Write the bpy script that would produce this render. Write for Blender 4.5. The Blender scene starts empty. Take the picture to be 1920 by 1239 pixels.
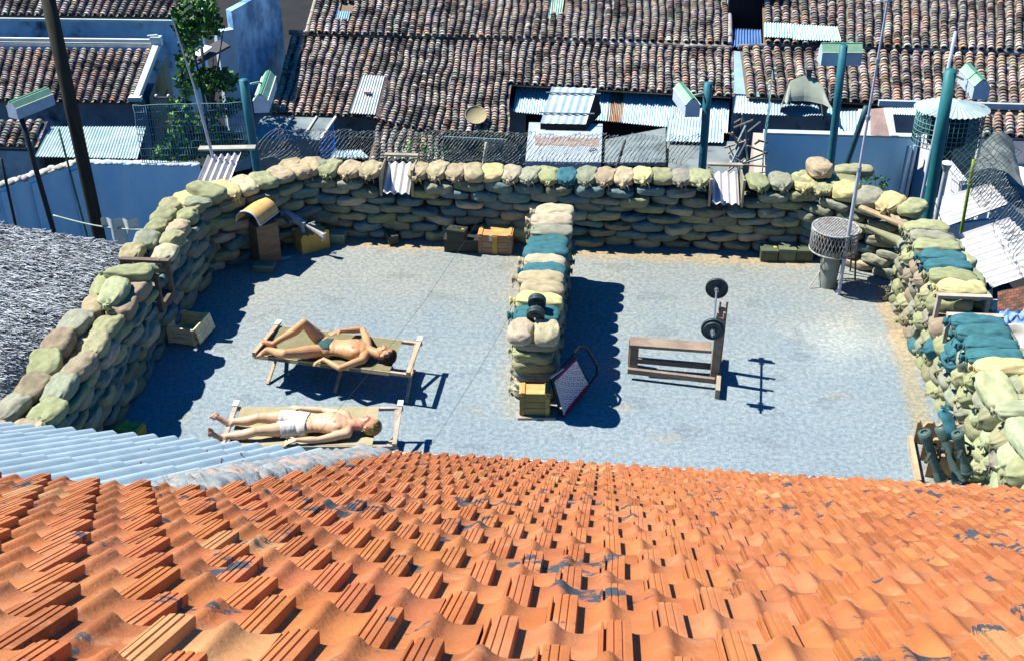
import bpy, bmesh, math, random
from mathutils import Vector, Matrix, noise
R=random.Random(7)
sc=bpy.context.scene
COL=sc.collection
rad=math.radians
V=Vector
# ------------------------------------------------------------ camera model
F=2150.; TH=rad(31); CH=8.07
CT,ST=math.cos(TH),math.sin(TH)
def ray(u,v):
    a=(u-960)/F; b=(v-619.5)/F
    return V((a,CT-b*ST,-(ST+b*CT)))
def P(u,v,z=0.0):
    d=ray(u,v); k=(z-CH)/d.z
    return V((d.x*k,d.y*k,z))
def PZ(u,v,zc): return V((0,0,CH))+ray(u,v)*zc
def PY(u,v,y):
    d=ray(u,v); return V((0,0,CH))+d*(y/d.y)
def Q(p):
    dz=p.z-CH; w=p.y*CT-dz*ST; up=p.y*ST+dz*CT
    return (960+F*p.x/w, 619.5-F*up/w)
class Plane:
    def __init__(s,pt,slope,yaw,up=1):
        # up=1: rises away from the camera
        a=rad(slope); y=rad(yaw)
        s.e=V((math.cos(y),-math.sin(y),0))
        s.d=V((math.sin(y)*math.cos(a),math.cos(y)*math.cos(a),up*math.sin(a)))
        s.n=s.e.cross(s.d).normalized(); s.p=pt
    def at(s,u,v):
        d=ray(u,v); c=V((0,0,CH))
        k=(s.p-c).dot(s.n)/d.dot(s.n)
        return c+d*k
# ------------------------------------------------------------ materials
def nd(nt,t,**k):
    n=nt.nodes.new(t)
    for a,b in k.items(): setattr(n,a,b)
    return n
MATS={}
ALB=.70
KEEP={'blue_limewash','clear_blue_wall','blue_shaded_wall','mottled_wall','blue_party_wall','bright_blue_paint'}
def mat(name,c1,c2=None,scale=6,rough=.85,bump=0,bscale=30,c3=None,s3=3,t3=(.55,.65),attr=False,objc=False,metal=0,detail=8,spec=.3,coord='Object',stretch=None,c4=None,s4=2,t4=(.6,.7),rand=False,crease=0):
    if name in MATS: return MATS[name]
    if name not in KEEP:
        g=lambda c: None if c is None else tuple(x*ALB for x in c)
        c1,c2,c3,c4=g(c1),g(c2),g(c3),g(c4)
    m=bpy.data.materials.new(name); m.use_nodes=True; nt=m.node_tree
    b=nt.nodes['Principled BSDF']; L=nt.links.new
    b.inputs['Roughness'].default_value=rough; b.inputs['Metallic'].default_value=metal
    b.inputs['Specular IOR Level'].default_value=spec
    tc=nd(nt,'ShaderNodeTexCoord'); vec=tc.outputs[coord]
    if rand:
        oi=nd(nt,'ShaderNodeObjectInfo'); mp0=nd(nt,'ShaderNodeVectorMath',operation='MULTIPLY_ADD')
        L(oi.outputs['Random'],mp0.inputs[0]); mp0.inputs[1].default_value=(37,53,71); L(vec,mp0.inputs[2]); vec=mp0.outputs[0]
    if stretch:
        mp=nd(nt,'ShaderNodeMapping'); mp.inputs['Scale'].default_value=stretch; L(vec,mp.inputs[0]); vec=mp.outputs[0]
    def nz(s,d=detail,r=.6):
        n=nd(nt,'ShaderNodeTexNoise'); n.inputs['Scale'].default_value=s; n.inputs['Detail'].default_value=d; n.inputs['Roughness'].default_value=r
        L(vec,n.inputs['Vector']); return n.outputs['Fac']
    def ramp(fac,lo,hi):
        r=nd(nt,'ShaderNodeMapRange'); r.interpolation_type='SMOOTHSTEP'
        r.inputs['From Min'].default_value=lo; r.inputs['From Max'].default_value=hi; L(fac,r.inputs['Value']); return r.outputs[0]
    def mix(fac,a,bb,mode='MIX'):
        x=nd(nt,'ShaderNodeMix',data_type='RGBA',blend_type=mode)
        if hasattr(fac,'is_output'): L(fac,x.inputs[0])
        else: x.inputs[0].default_value=fac
        for i,c in ((6,a),(7,bb)):
            if hasattr(c,'is_output'): L(c,x.inputs[i])
            else: x.inputs[i].default_value=(*c,1)
        return x.outputs[2]
    if c2 is None: c2=tuple(x*.8 for x in c1)
    out=mix(ramp(nz(scale),.35,.65),c1,c2)
    if attr:
        at=nd(nt,'ShaderNodeAttribute'); at.attribute_name='Col'; out=mix(1.0,out,at.outputs['Color'],'MULTIPLY')
    if objc:
        oi2=nd(nt,'ShaderNodeObjectInfo'); out=mix(1.0,out,oi2.outputs['Color'],'MULTIPLY')
    if c3: out=mix(ramp(nz(s3),*t3),out,c3)
    if c4: out=mix(ramp(nz(s4,12,.7),*t4),out,c4)
    L(out,b.inputs['Base Color'])
    if bump:
        bp=nd(nt,'ShaderNodeBump'); bp.inputs['Strength'].default_value=bump; bp.inputs['Distance'].default_value=.01
        L(nz(bscale,6),bp.inputs['Height']); L(bp.outputs[0],b.inputs['Normal'])
        if crease:
            b2=nd(nt,'ShaderNodeBump'); b2.inputs['Strength'].default_value=crease; b2.inputs['Distance'].default_value=.05
            wv=nd(nt,'ShaderNodeTexNoise'); wv.noise_type='RIDGED_MULTIFRACTAL'; wv.inputs['Scale'].default_value=2.6; wv.inputs['Detail'].default_value=4; L(vec,wv.inputs['Vector'])
            L(wv.outputs['Fac'],b2.inputs['Height']); L(b2.outputs[0],bp.inputs['Normal'])
    MATS[name]=m; return m
# ------------------------------------------------------------ mesh builder
OFF={}
class MB:
    def __init__(s): s.v=[];s.f=[];s.sm=[];s.c=[];s.xf=None;s.col=(1,1,1)
    def _a(s,vs,fs,smooth=False,col=None):
        n=len(s.v)
        if s.xf is not None: vs=[s.xf@V(q) for q in vs]
        s.v.extend([tuple(q) for q in vs])
        for f in fs:
            s.f.append(tuple(i+n for i in f)); s.sm.append(smooth); s.c.append(col or s.col)
        return s
    def poly(s,pts,col=None): return s._a(pts,[tuple(range(len(pts)))],False,col)
    def box(s,c,d,rz=0,col=None,M=None):
        x,y,z=[k/2 for k in d]
        vs=[V((a*x,b*y,e*z)) for a in(-1,1) for b in(-1,1) for e in(-1,1)]
        m=M if M is not None else Matrix.Rotation(rz,3,'Z')
        vs=[m@q+V(c) for q in vs]
        return s._a(vs,[(0,1,3,2),(4,6,7,5),(0,4,5,1),(2,3,7,6),(0,2,6,4),(1,5,7,3)],False,col)
    def bar(s,p0,p1,w,h,up=(0,0,1),col=None):
        p0=V(p0);p1=V(p1);d=(p1-p0); l=d.length; d.normalize()
        u=V(up); x=d.cross(u)
        if x.length<1e-4: x=d.cross(V((1,0,0)))
        x.normalize(); y=x.cross(d)
        m=Matrix((x,d,y)).transposed()
        return s.box((p0+p1)/2,(w,l,h),col=col,M=m)
    def cyl(s,p0,p1,r0,r1=None,n=12,caps=True,col=None,smooth=True):
        if r1 is None:r1=r0
        p0=V(p0);p1=V(p1);d=(p1-p0).normalized()
        x=d.orthogonal().normalized();y=d.cross(x)
        vs=[]
        for p,r in((p0,r0),(p1,r1)):
            for i in range(n):
                a=2*math.pi*i/n; vs.append(p+x*(r*math.cos(a))+y*(r*math.sin(a)))
        s._a(vs,[(i,(i+1)%n,n+(i+1)%n,n+i) for i in range(n)],smooth,col)
        if caps:
            s._a(vs[:n],[tuple(range(n))[::-1]],False,col); s._a(vs[n:],[tuple(range(n))],False,col)
        return s
    def tube(s,pts,r,n=6,col=None,closed=False):
        pts=[V(p) for p in pts]; vs=[];N=len(pts); x=None
        for i,p in enumerate(pts):
            a=pts[(i-1)%N] if (i or closed) else p; b=pts[(i+1)%N] if (i<N-1 or closed) else p
            d=(b-a).normalized()
            if x is None: x=d.orthogonal().normalized()
            else:
                x=(x-d*x.dot(d)); x=x.normalized() if x.length>1e-6 else d.orthogonal().normalized()
            y=d.cross(x); rr=r(i/(N-1)) if callable(r) else r
            for k in range(n):
                t=2*math.pi*k/n; vs.append(p+x*(rr*math.cos(t))+y*(rr*math.sin(t)))
        fs=[]
        for i in range(N if closed else N-1):
            for k in range(n):
                j=(i+1)%N; fs.append((i*n+k,i*n+(k+1)%n,j*n+(k+1)%n,j*n+k))
        if not closed: fs.append(tuple(range(n))[::-1]); fs.append(tuple((N-1)*n+k for k in range(n)))
        return s._a(vs,fs,True,col)
    def grid(s,fn,nu,nv,smooth=True,col=None,wrapu=False,colf=None):
        vs=[];
        for i in range(nu+(0 if wrapu else 1)):
            for j in range(nv+1): vs.append(fn(i/nu,j/nv))
        fs=[];m=nu if wrapu else nu+1
        for i in range(nu):
            for j in range(nv):
                a=i*(nv+1)+j; b=((i+1)%m)*(nv+1)+j
                fs.append((a,b,b+1,a+1))
        return s._a(vs,fs,smooth,col)
    def ell(s,c,r,M=None,nu=14,nv=9,col=None):
        M=M or Matrix.Identity(3); c=V(c)
        vs=[c+M@V((0,0,-r[2]))]
        for j in range(1,nv):
            t=-math.pi/2+math.pi*j/nv
            for i in range(nu):
                a=2*math.pi*i/nu
                vs.append(c+M@V((r[0]*math.cos(t)*math.cos(a),r[1]*math.cos(t)*math.sin(a),r[2]*math.sin(t))))
        vs.append(c+M@V((0,0,r[2])))
        fs=[(0,1+(i+1)%nu,1+i) for i in range(nu)]
        for j in range(nv-2):
            for i in range(nu):
                a=1+j*nu; fs.append((a+i,a+(i+1)%nu,a+nu+(i+1)%nu,a+nu+i))
        a=1+(nv-2)*nu
        fs+=[(a+i,a+(i+1)%nu,len(vs)-1) for i in range(nu)]
        return s._a(vs,fs,True,col)
    def lathe(s,c,prof,n=20,col=None,M=None,smooth=True):
        M=M or Matrix.Identity(3); c=V(c); vs=[]
        for r,z in prof:
            for i in range(n):
                a=2*math.pi*i/n; vs.append(c+M@V((r*math.cos(a),r*math.sin(a),z)))
        fs=[]
        for j in range(len(prof)-1):
            for i in range(n): fs.append((j*n+i,j*n+(i+1)%n,(j+1)*n+(i+1)%n,(j+1)*n+i))
        return s._a(vs,fs,smooth,col)
    def mesh(s,name,off=V((0,0,0)),attr=None):
        me=bpy.data.meshes.new(name)
        me.from_pydata([(a-off.x,b-off.y,c-off.z) for a,b,c in s.v],[],s.f); 
        me.polygons.foreach_set('use_smooth',s.sm)
        if True:
            ca=me.color_attributes.new('Col','FLOAT_COLOR','CORNER'); d=[]
            for f,c in zip(s.f,s.c): d.extend((c[0],c[1],c[2],1)*len(f))
            ca.data.foreach_set('color',d)
        me.update(); return me
def tag(o,label=None,cat=None,group=None,kind=None):
    if label:o['label']=label
    if cat:o['category']=cat
    if group:o['group']=group
    if kind:o['kind']=kind
    return o
def thing(name,loc,label,cat,group=None):
    o=bpy.data.objects.new(name,None); COL.objects.link(o); o.location=loc; o.empty_display_size=.1
    OFF[o.name]=V(loc); return tag(o,label,cat,group)
def ob(name,mb,m,parent=None,label=None,cat=None,group=None,kind=None,base=None,attr=None):
    if parent is not None: off=OFF[parent.name]
    else:
        if base is None:
            xs=[q[0] for q in mb.v];ys=[q[1] for q in mb.v];zs=[q[2] for q in mb.v]
            off=V(((min(xs)+max(xs))/2,(min(ys)+max(ys))/2,min(zs)))
        else: off=V(base)
    me=mb.mesh(name,off,attr); me.materials.append(m)
    o=bpy.data.objects.new(name,me); COL.objects.link(o)
    if parent is not None: o.parent=parent
    else: o.location=off
    OFF[o.name]=off
    return tag(o,label,cat,group,kind)
def jit(a): return R.uniform(-a,a)
def pick(cs): return cs[R.randrange(len(cs))]
def vary(c,a=.08):
    k=1+jit(a); return tuple(max(0,x*k*(1+jit(a*.4))) for x in c)
# ------------------------------------------------------------ camera, sky, sun
cam=bpy.data.cameras.new('camera'); co=bpy.data.objects.new('camera',cam); COL.objects.link(co)
cam.sensor_width=36; cam.lens=F/1920*36; cam.clip_end=500; cam.clip_start=.1
co.location=(0,0,CH); co.rotation_euler=(rad(90)-TH,0,0); sc.camera=co
SUNV=V((-.66,.20,1.0)).normalized()
sl=bpy.data.lights.new('sun','SUN'); sl.energy=5; sl.angle=rad(.5); sl.color=(1,.95,.86)
so=bpy.data.objects.new('sun',sl); COL.objects.link(so); so.rotation_euler=SUNV.to_track_quat('Z','Y').to_euler()
w=bpy.data.worlds.new('World'); sc.world=w; w.use_nodes=True
nt=w.node_tree; sky=nt.nodes.new('ShaderNodeTexSky'); sky.sky_type='NISHITA'; sky.sun_disc=False
sky.sun_elevation=math.asin(SUNV.z); sky.sun_rotation=math.atan2(SUNV.x,SUNV.y); sky.ozone_density=10; sky.air_density=.9; sky.dust_density=0
bg=nt.nodes['Background']; bg.inputs[1].default_value=.072
hs=nt.nodes.new('ShaderNodeHueSaturation'); hs.inputs['Saturation'].default_value=1.45; nt.links.new(sky.outputs[0],hs.inputs['Color']); nt.links.new(hs.outputs[0],bg.inputs[0])
sc.view_settings.view_transform='Standard'; sc.view_settings.look='None'; sc.view_settings.exposure=1.0; sc.view_settings.gamma=1
try:
    sc.cycles.max_bounces=5; sc.cycles.diffuse_bounces=1
except Exception: pass
GZ=-6.0
# ------------------------------------------------------------ common materials
M_orange=mat('fired_clay_tile',(.62,.215,.072),(.51,.16,.05),scale=5,rough=.8,bump=.35,bscale=60,attr=True,c3=(.62,.28,.13),s3=12,t3=(.52,.75),c4=(.07,.085,.105),s4=3.6,t4=(.585,.615))
M_oldtile=mat('weathered_roof_tile',(.62,.64,.64),(.44,.45,.46),scale=9,rough=.95,bump=.3,bscale=25,attr=True,c3=(.05,.05,.055),s3=2.6,t3=(.56,.72))
M_concrete=mat('terrace_concrete',(.225,.305,.35),(.375,.455,.485),scale=17,rough=.9,bump=.6,bscale=90,c3=(.11,.18,.25),s3=60,t3=(.49,.70),c4=(.74,.78,.74),s4=26,t4=(.57,.74),detail=15,attr=True)
M_corr=mat('corrugated_fibre_cement',(.55,.70,.76),(.45,.60,.68),scale=4,rough=.75,bump=.1,bscale=40,c3=(.30,.38,.40),s3=9,t3=(.66,.8),attr=True)
M_galv=mat('galvanised_sheet',(.50,.60,.64),(.36,.46,.52),scale=3,rough=.55,metal=.15,c3=(.25,.13,.06),s3=2.3,t3=(.66,.78),attr=True)
M_white=mat('whitewash',(.80,.82,.84),(.66,.70,.74),scale=2.5,rough=.9,c3=(.25,.3,.33),s3=5,t3=(.68,.8),attr=True)
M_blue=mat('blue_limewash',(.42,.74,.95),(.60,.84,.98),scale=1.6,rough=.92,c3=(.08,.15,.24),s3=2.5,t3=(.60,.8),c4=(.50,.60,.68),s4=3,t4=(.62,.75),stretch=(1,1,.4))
M_wood=mat('weathered_timber',(.34,.25,.16),(.22,.16,.10),scale=4,rough=.85,bump=.3,bscale=20,stretch=(1,1,6),attr=True)
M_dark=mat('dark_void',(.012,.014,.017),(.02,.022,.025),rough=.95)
M_mort=mat('rough_mortar',(.38,.42,.42),(.24,.28,.30),scale=7,rough=.95,bump=1,bscale=30,c3=(.55,.36,.27),s3=4,t3=(.52,.62),c4=(.03,.03,.04),s4=3.5,t4=(.63,.7))
M_bag=mat('sandbag_cloth',(1,1,1),(.76,.77,.74),scale=5,rough=.95,bump=.35,bscale=120,objc=True,c3=(.20,.17,.12),s3=2.2,t3=(.60,.85),spec=.1,rand=True,crease=.45)
M_paint=mat('painted_metal',(1,1,1),(.85,.85,.85),scale=8,rough=.5,attr=True)
M_matte=mat('matte_surface',(1,1,1),(.8,.8,.8),scale=8,rough=.9,attr=True)
M_cloth=mat('woven_cloth',(1,1,1),(.86,.86,.86),scale=14,rough=.95,bump=.3,bscale=160,attr=True,spec=.1)
M_leaf=mat('leaf',(1,1,1),(.7,.8,.7),scale=3,rough=.6,attr=True)

# ------------------------------------------------------------ big orange roof in the foreground
TW=.22; TS=.252
rp=Plane(PZ(1156,876,8.6),34.9,5.6,up=-1)
E,D,N=rp.e,rp.d,rp.n
if N.z<0:N=-N
rp=Plane(PZ(1156,876,8.6)-N*.045,34.9,5.6,up=-1)
eave0=rp.at(1156,880)
def ru(p): return (p-eave0).dot(E),(p-eave0).dot(D)   # along the eave, down-slope (0 = eave)
verge_a=ru(rp.at(735,852))[0]
le=ru(rp.at(165,917)); left_b=le[1]
house=thing('tiled_house',rp.at(1156,876)*1-V((0,0,0)),'foreground house with a steep roof of bright orange interlocking clay tiles','house')
house.location.z=0; OFF[house.name]=V(house.location)
prof=[(0,.004),(.018,.004),(.022,.020),(.042,.020),(.050,.006),(.066,.006),(.073,.024),(.125,.0255),(.133,.0225),(.142,.0225),(.150,.0255),(.195,.0255),(.203,.0225),(.212,.0225),(.220,.0255),(.282,.0245),(.292,.002),(.34,.000),(.41,.001),(.465,.006),(.51,.014),(.55,.020),(.59,.021),(.63,.016),(.67,.008),(.73,.002),(.81,.0),(.90,.001),(.96,.004),(1.0,.005)]
mb=MB()
TILT=.033
def tile(a0,b0,tint):
    # b0 = upslope end, lower end at b0+TS (+ small overlap)
    L=TS+.035; ja=jit(.003); jr=jit(.012); jt=TILT+jit(.006)
    vs=[]
    for (b,h0,k) in ((0,0.002,.9),(L*.55,jt*.55,1),(L-.006,jt,1),(L,jt-.004,.93),(L,jt-.03,.2)):
        for (pa,ph) in prof:
            a=a0+pa*TW*1.0+ja+jr*(b-L/2); h=h0+ph*k
            vs.append(eave0+E*a+D*(b0+b)+N*h)
    n=len(prof)
    for r in range(4):
        for i in range(n-1):
            sm=(prof[i][0]>=.292)
            mb._a([vs[r*n+i],vs[r*n+i+1],vs[(r+1)*n+i+1],vs[(r+1)*n+i]],[(0,1,2,3)],False,tint) if not sm else None
        # smooth wave part as one shared strip
    i0=16
    vv=[];
    for r in range(5):
        vv+=vs[r*n+i0:(r+1)*n]
    m=n-i0
    mb._a(vv,[(r*m+i,r*m+i+1,(r+1)*m+i+1,(r+1)*m+i) for r in range(4) for i in range(m-1)],True,tint)
    # side flank on the left edge
    mb._a([vs[0],vs[n*2],vs[n*2]-N*.03,vs[0]-N*.02],[(0,1,2,3)],False,tint)
nrow=35
for r in range(1,nrow+1):
    b0=-TS*r
    for c in range(-40,42):
        a0=c*TW+(TW/2 if r%2 else 0)
        if a0<verge_a and b0+TS>left_b+.02: continue
        # keep what the photograph could see
        pc=eave0+E*(a0+TW/2)+D*(b0+TS/2)
        q=Q(pc)
        w_=(pc.y*CT-(pc.z-CH)*ST)
        if w_<.35 or q[0]<-420 or q[0]>2340 or q[1]>2300: continue
        k=1+jit(.13); t=(k*(1+jit(.03)),k*(1+jit(.07)),k*(1+jit(.12)))
        if R.random()<.03: t=(1.15,1.75,2.2)
        elif R.random()<.05: t=(.75,.72,.72)
        elif R.random()<.12: t=(1.06,1.18,1.45)
        tile(a0,b0,t)
roof=ob('tiled_roof',mb,M_orange,house)
# under-roof deck, fascia board and wall
mb=MB()
aR=4.2/ .9
def rpt(a,b,h=0): return eave0+E*a+D*b+N*h
mb._a([rpt(verge_a,-.02,-.03),rpt(6.5,-.02,-.03),rpt(6.5,-8.9,-.03),rpt(verge_a,-8.9,-.03),rpt(verge_a,-.02,-.10),rpt(6.5,-.02,-.10),rpt(6.5,-8.9,-.10),rpt(verge_a,-8.9,-.10)],[(0,1,2,3),(4,7,6,5),(0,4,5,1),(1,5,6,2),(2,6,7,3),(3,7,4,0)])
mb._a([rpt(-8.8,left_b-.02,-.03),rpt(verge_a-.003,left_b-.02,-.03),rpt(verge_a-.003,-8.9,-.03),rpt(-8.8,-8.9,-.03),rpt(-8.8,left_b-.02,-.10),rpt(verge_a-.003,left_b-.02,-.10),rpt(verge_a-.003,-8.9,-.10),rpt(-8.8,-8.9,-.10)],[(0,1,2,3),(4,7,6,5),(0,4,5,1),(1,5,6,2),(2,6,7,3),(3,7,4,0)])
ob('roof_deck',mb,mat('bare_board',(.3,.22,.15)),house)
mb=MB(); mb.bar(rpt(verge_a,.075,-.02),rpt(6.5,.075,-.02),.05,.10)
ob('eave_board',mb,M_white,house)
mb=MB()
wy=rpt(0,-.55,-.2)
c0=rpt(verge_a+.1,-.6); c1=rpt(6.3,-.6)
for A,B in ((c0,c1),):
    zt=c0.z-.2
    mb.box(((A.x+B.x)/2,(A.y+B.y)/2,(zt+GZ)/2),((B-A).length,.22,zt-GZ),rz=-rad(5.6))
ob('house_wall',mb,M_white,house)
# ------------------------------------------------------------ corrugated roof, left foreground
cp=Plane(PZ(300,822,9.94),32,8,up=-1)
cn=cp.n if cp.n.z>0 else -cp.n
sd=rad(11); sdir=V((math.sin(sd)*math.cos(rad(32)),math.cos(sd)*math.cos(rad(32)),-math.sin(rad(32))))
sdir=(sdir-cn*sdir.dot(cn)).normalized(); sx=sdir.cross(cn).normalized()
if sx.x<0: sx=-sx
ce0=cp.at(0,797); ce1=cp.at(640,851)
edir=(ce1-ce0).normalized()
PITCH=.185
mb=MB()
crroof=thing('corrugated_roof_shed',V((ce1.x-2,ce1.y-2,0)),'pale blue grey corrugated fibre cement roof beside the orange tiles at lower left','roof')
def csheet(a0,b0,b1,lift,tint):
    # a along eave line (from ce1 going left = negative), b upslope distance
    n=60; per=10
    A=PITCH*6/abs(edir.dot(sx))
    def fn(u,v):
        a=a0+u*A; b=b0+(b1-b0)*v
        ph=a*abs(edir.dot(sx))/PITCH*2*math.pi
        return ce1+edir*a-sdir*b+cn*(.027*math.cos(ph)+lift*(1-v)+.002)
    mb.grid(fn,72,5,True,tint)
    # lip at lower end
    mb.grid(lambda u,v:fn(u,0)-cn*(.010*v),72,1,True,(.5,.5,.5))
cell=PITCH*6/abs(edir.dot(sx))
nx=0
for i in range(-9,2):
    off=0
    rows=[-0.0,1.15+.0,2.25,3.4,4.55,5.7]
    st=[0]+[.75+off*.9+k*1.25 for k in range(5)]
    for k in range(len(st)-1):
        a0=i*cell
        if i>=0:continue
        k_=1+jit(.05)
        csheet(a0,st[k],st[k+1]+.12,.014,(k_,k_,k_*1.01))
# narrow strip of sheet running under the mortar to the verge
def fstrip(u,v):
    a=u*1.3; b=4.6*v
    ph=a*abs(edir.dot(sx))/PITCH*2*math.pi
    return ce1+edir*a-sdir*(b+0)+cn*(.027*math.cos(ph)-.004)
mb.grid(fstrip,60,8,True)
ob('roof_sheets',mb,M_corr,crroof)
mb=MB()
for i in range(11):
    u=R.uniform(20,560); v=R.uniform(825,915)
    p=cp.at(u,v)
    a=(p-ce1).dot(sx)
    mb.cyl(p,p+cn*.042,.006,.006,6); mb.cyl(p+cn*.024,p+cn*.03,.018,.012,8)
ob('roof_bolts',mb,mat('rust_bolt',(.16,.13,.11)),crroof)
mb=MB()
wz=(ce0+ce1)/2
mb.box((wz.x-1.5,wz.y-.5,(wz.z-.3+GZ)/2),(8,.2,wz.z-.3-GZ),rz=-rad(6))
ob('shed_wall',mb,M_white,crroof)
# mortar flashing along the verge
mb=MB()
inn=[(752,854),(645,870),(525,892),(425,914),(320,948)]
out_=[(655,845),(540,864),(420,884),(320,903),(225,928)]
def lerpl(L_,t):
    x=t*(len(L_)-1); i=min(int(x),len(L_)-2); f=x-i
    return (L_[i][0]*(1-f)+L_[i+1][0]*f, L_[i][1]*(1-f)+L_[i+1][1]*f)
def mf(u,v):
    pi=rp.at(*lerpl(inn,u))-N*.0; po=cp.at(*lerpl(out_,u))
    p=pi.lerp(po,v)
    nn=noise.fractal(p*8,.8,2,4)*.035+noise.noise(p*26)*.018
    bulge=.035*math.sin(math.pi*v)
    if v in(0,1): nn=-.05
    return p+(cn+N)*.5*(nn+bulge+.02)
mb.grid(mf,110,16,True)
ob('mortar_flashing',mb,M_mort,house)
# ------------------------------------------------------------ ground and terrace
mb=MB()
mb.grid(lambda u,v:V((-90+180*u,-20+190*v,GZ+.06*noise.noise(V((u*40,v*40,0))))),60,60,True)
ob('ground',mb,mat('shaded_yard_dirt',(.03,.03,.03),(.02,.022,.024),scale=.8,rough=1,bump=.6,bscale=10),kind='structure')  # dirt made near-black: the shadow over the yards is put into its colour
YW=rad(5.6); EX=V((math.cos(YW),-math.sin(YW),0)); EY=V((math.sin(YW),math.cos(YW),0))
T0=V((-5.0,9.6,0))
def T(a,b,z=0): # terrace frame: origin near the lower left corner, a to the right, b away
    return T0+EX*a+EY*b+V((0,0,z))
mb=MB()
def slab(p,zt,zb,mbx):
    n=len(p); vs=[V((q.x,q.y,zt)) for q in p]+[V((q.x,q.y,zb)) for q in p]
    mbx._a(vs,[tuple(range(n)),tuple(range(2*n-1,n-1,-1))]+[(i,n+i,n+(i+1)%n,(i+1)%n) for i in range(n)])
edge=[T(-.6,-6),T(10.9,-6),T(11.1,5.6),T(9.4,7.3),T(.9,7.3),T(-.6,5.9)]
slab(edge,-.02,-.3,mb)
ob('terrace_slab',mb,M_white,kind='structure')
mb=MB(); slab([T(.0,-6),T(10.3,-6),T(10.5,5.2),T(9.0,6.8),T(1.2,6.8),T(.0,5.4)],.0,-.018,mb)
pass
mb=MB(); slab([T(-.4,-6),T(10.7,-6),T(10.8,5.5),T(9.3,7.1),T(1.0,7.1),T(-.4,5.7)],-.3,GZ,mb)
ob('terrace_building_wall',mb,M_white,kind='structure')
FP=[T(-.25,-6),T(10.7,-6),T(10.9,5.4),T(9.3,7.15),T(1.0,7.15),T(-.25,5.7)]
WB=[(P(590,452),P(1500,492)),(P(1655,540),P(1690,640)),(P(1690,640),P(1725,780)),(P(1725,780),P(1775,930)),(P(978,470),P(958,770)),(P(420,520),P(230,810))]
def segd(p,a,b):
    d=b-a; t=max(0,min(1,(p-a).dot(d)/d.length_squared)); return (p-(a+d*t)).length
def inside(p):
    r_=True
    for i in range(len(FP)):
        a=FP[i];b=FP[(i+1)%len(FP)]
        if (b.x-a.x)*(p.y-a.y)-(b.y-a.y)*(p.x-a.x)<-.0: r_=False
    return r_
mb=MB(); ST_=.07
x0,x1,y0,y1=-6.2,6.3,3.5,17.2
nx_=int((x1-x0)/ST_); ny_=int((y1-y0)/ST_)
idx={}
for i in range(nx_):
    for j in range(ny_):
        p=V((x0+(i+.5)*ST_,y0+(j+.5)*ST_,0))
        if not inside(p): continue
        q=[]
        for a,b in((i,j),(i+1,j),(i+1,j+1),(i,j+1)):
            if (a,b) not in idx: idx[(a,b)]=len(mb.v); mb.v.append((x0+a*ST_,y0+b*ST_,0))
            q.append(idx[(a,b)])
        dR=min(segd(p,*w_) for w_ in WB[1:4]); dB=segd(p,*WB[0]); dM=segd(p,*WB[4]); dL=segd(p,*WB[5])
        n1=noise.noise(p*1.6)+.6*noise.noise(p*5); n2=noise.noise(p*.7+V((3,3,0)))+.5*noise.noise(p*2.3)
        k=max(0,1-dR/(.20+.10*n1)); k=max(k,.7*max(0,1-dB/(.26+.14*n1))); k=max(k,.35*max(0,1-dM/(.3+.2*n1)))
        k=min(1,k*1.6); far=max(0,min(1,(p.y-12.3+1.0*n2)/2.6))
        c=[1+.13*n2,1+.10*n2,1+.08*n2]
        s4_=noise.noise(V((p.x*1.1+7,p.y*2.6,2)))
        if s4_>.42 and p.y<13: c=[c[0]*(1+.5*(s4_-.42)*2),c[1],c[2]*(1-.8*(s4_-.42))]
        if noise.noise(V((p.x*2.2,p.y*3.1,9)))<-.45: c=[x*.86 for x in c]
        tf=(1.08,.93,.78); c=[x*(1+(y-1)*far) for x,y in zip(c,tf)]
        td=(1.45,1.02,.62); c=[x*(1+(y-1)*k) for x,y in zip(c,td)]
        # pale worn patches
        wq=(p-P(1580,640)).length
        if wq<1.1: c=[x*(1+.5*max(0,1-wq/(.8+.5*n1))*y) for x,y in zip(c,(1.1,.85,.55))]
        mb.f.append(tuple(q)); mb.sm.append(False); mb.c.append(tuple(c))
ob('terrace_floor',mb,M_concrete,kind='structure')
# dirt swept along the foot of the walls (stain sheets)
M_dirt=mat('swept_dirt',(.42,.33,.19),(.36,.33,.24),scale=6,rough=1,bump=.6,bscale=60)
mb=MB()
def dstrip(p0,p1,w0,seed):
    p0=V(p0);p1=V(p1);d=(p1-p0);n=int(d.length/.12); d.normalize(); nn=V((-d.y,d.x,0))
    for i in range(n):
        def wv(t): return w0*(1+1.0*noise.noise(V((t*1.7,seed,0)))+.5*noise.noise(V((t*7,seed,3))))
        t0=i*.12;t1=t0+.12
        a=p0+d*t0;b=p0+d*t1; z=V((0,0,.004))
        mb.poly([a+z,b+z,b+nn*max(.02,wv(t1))+z,a+nn*max(.02,wv(t0))+z])
pr=[P(1655,560),P(1690,640),P(1725,780),P(1760,905)]
for i in range(0): dstrip(pr[i+1]+V((.35,0,0)),pr[i]+V((.35,0,0)),.42,i+1.)

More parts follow.
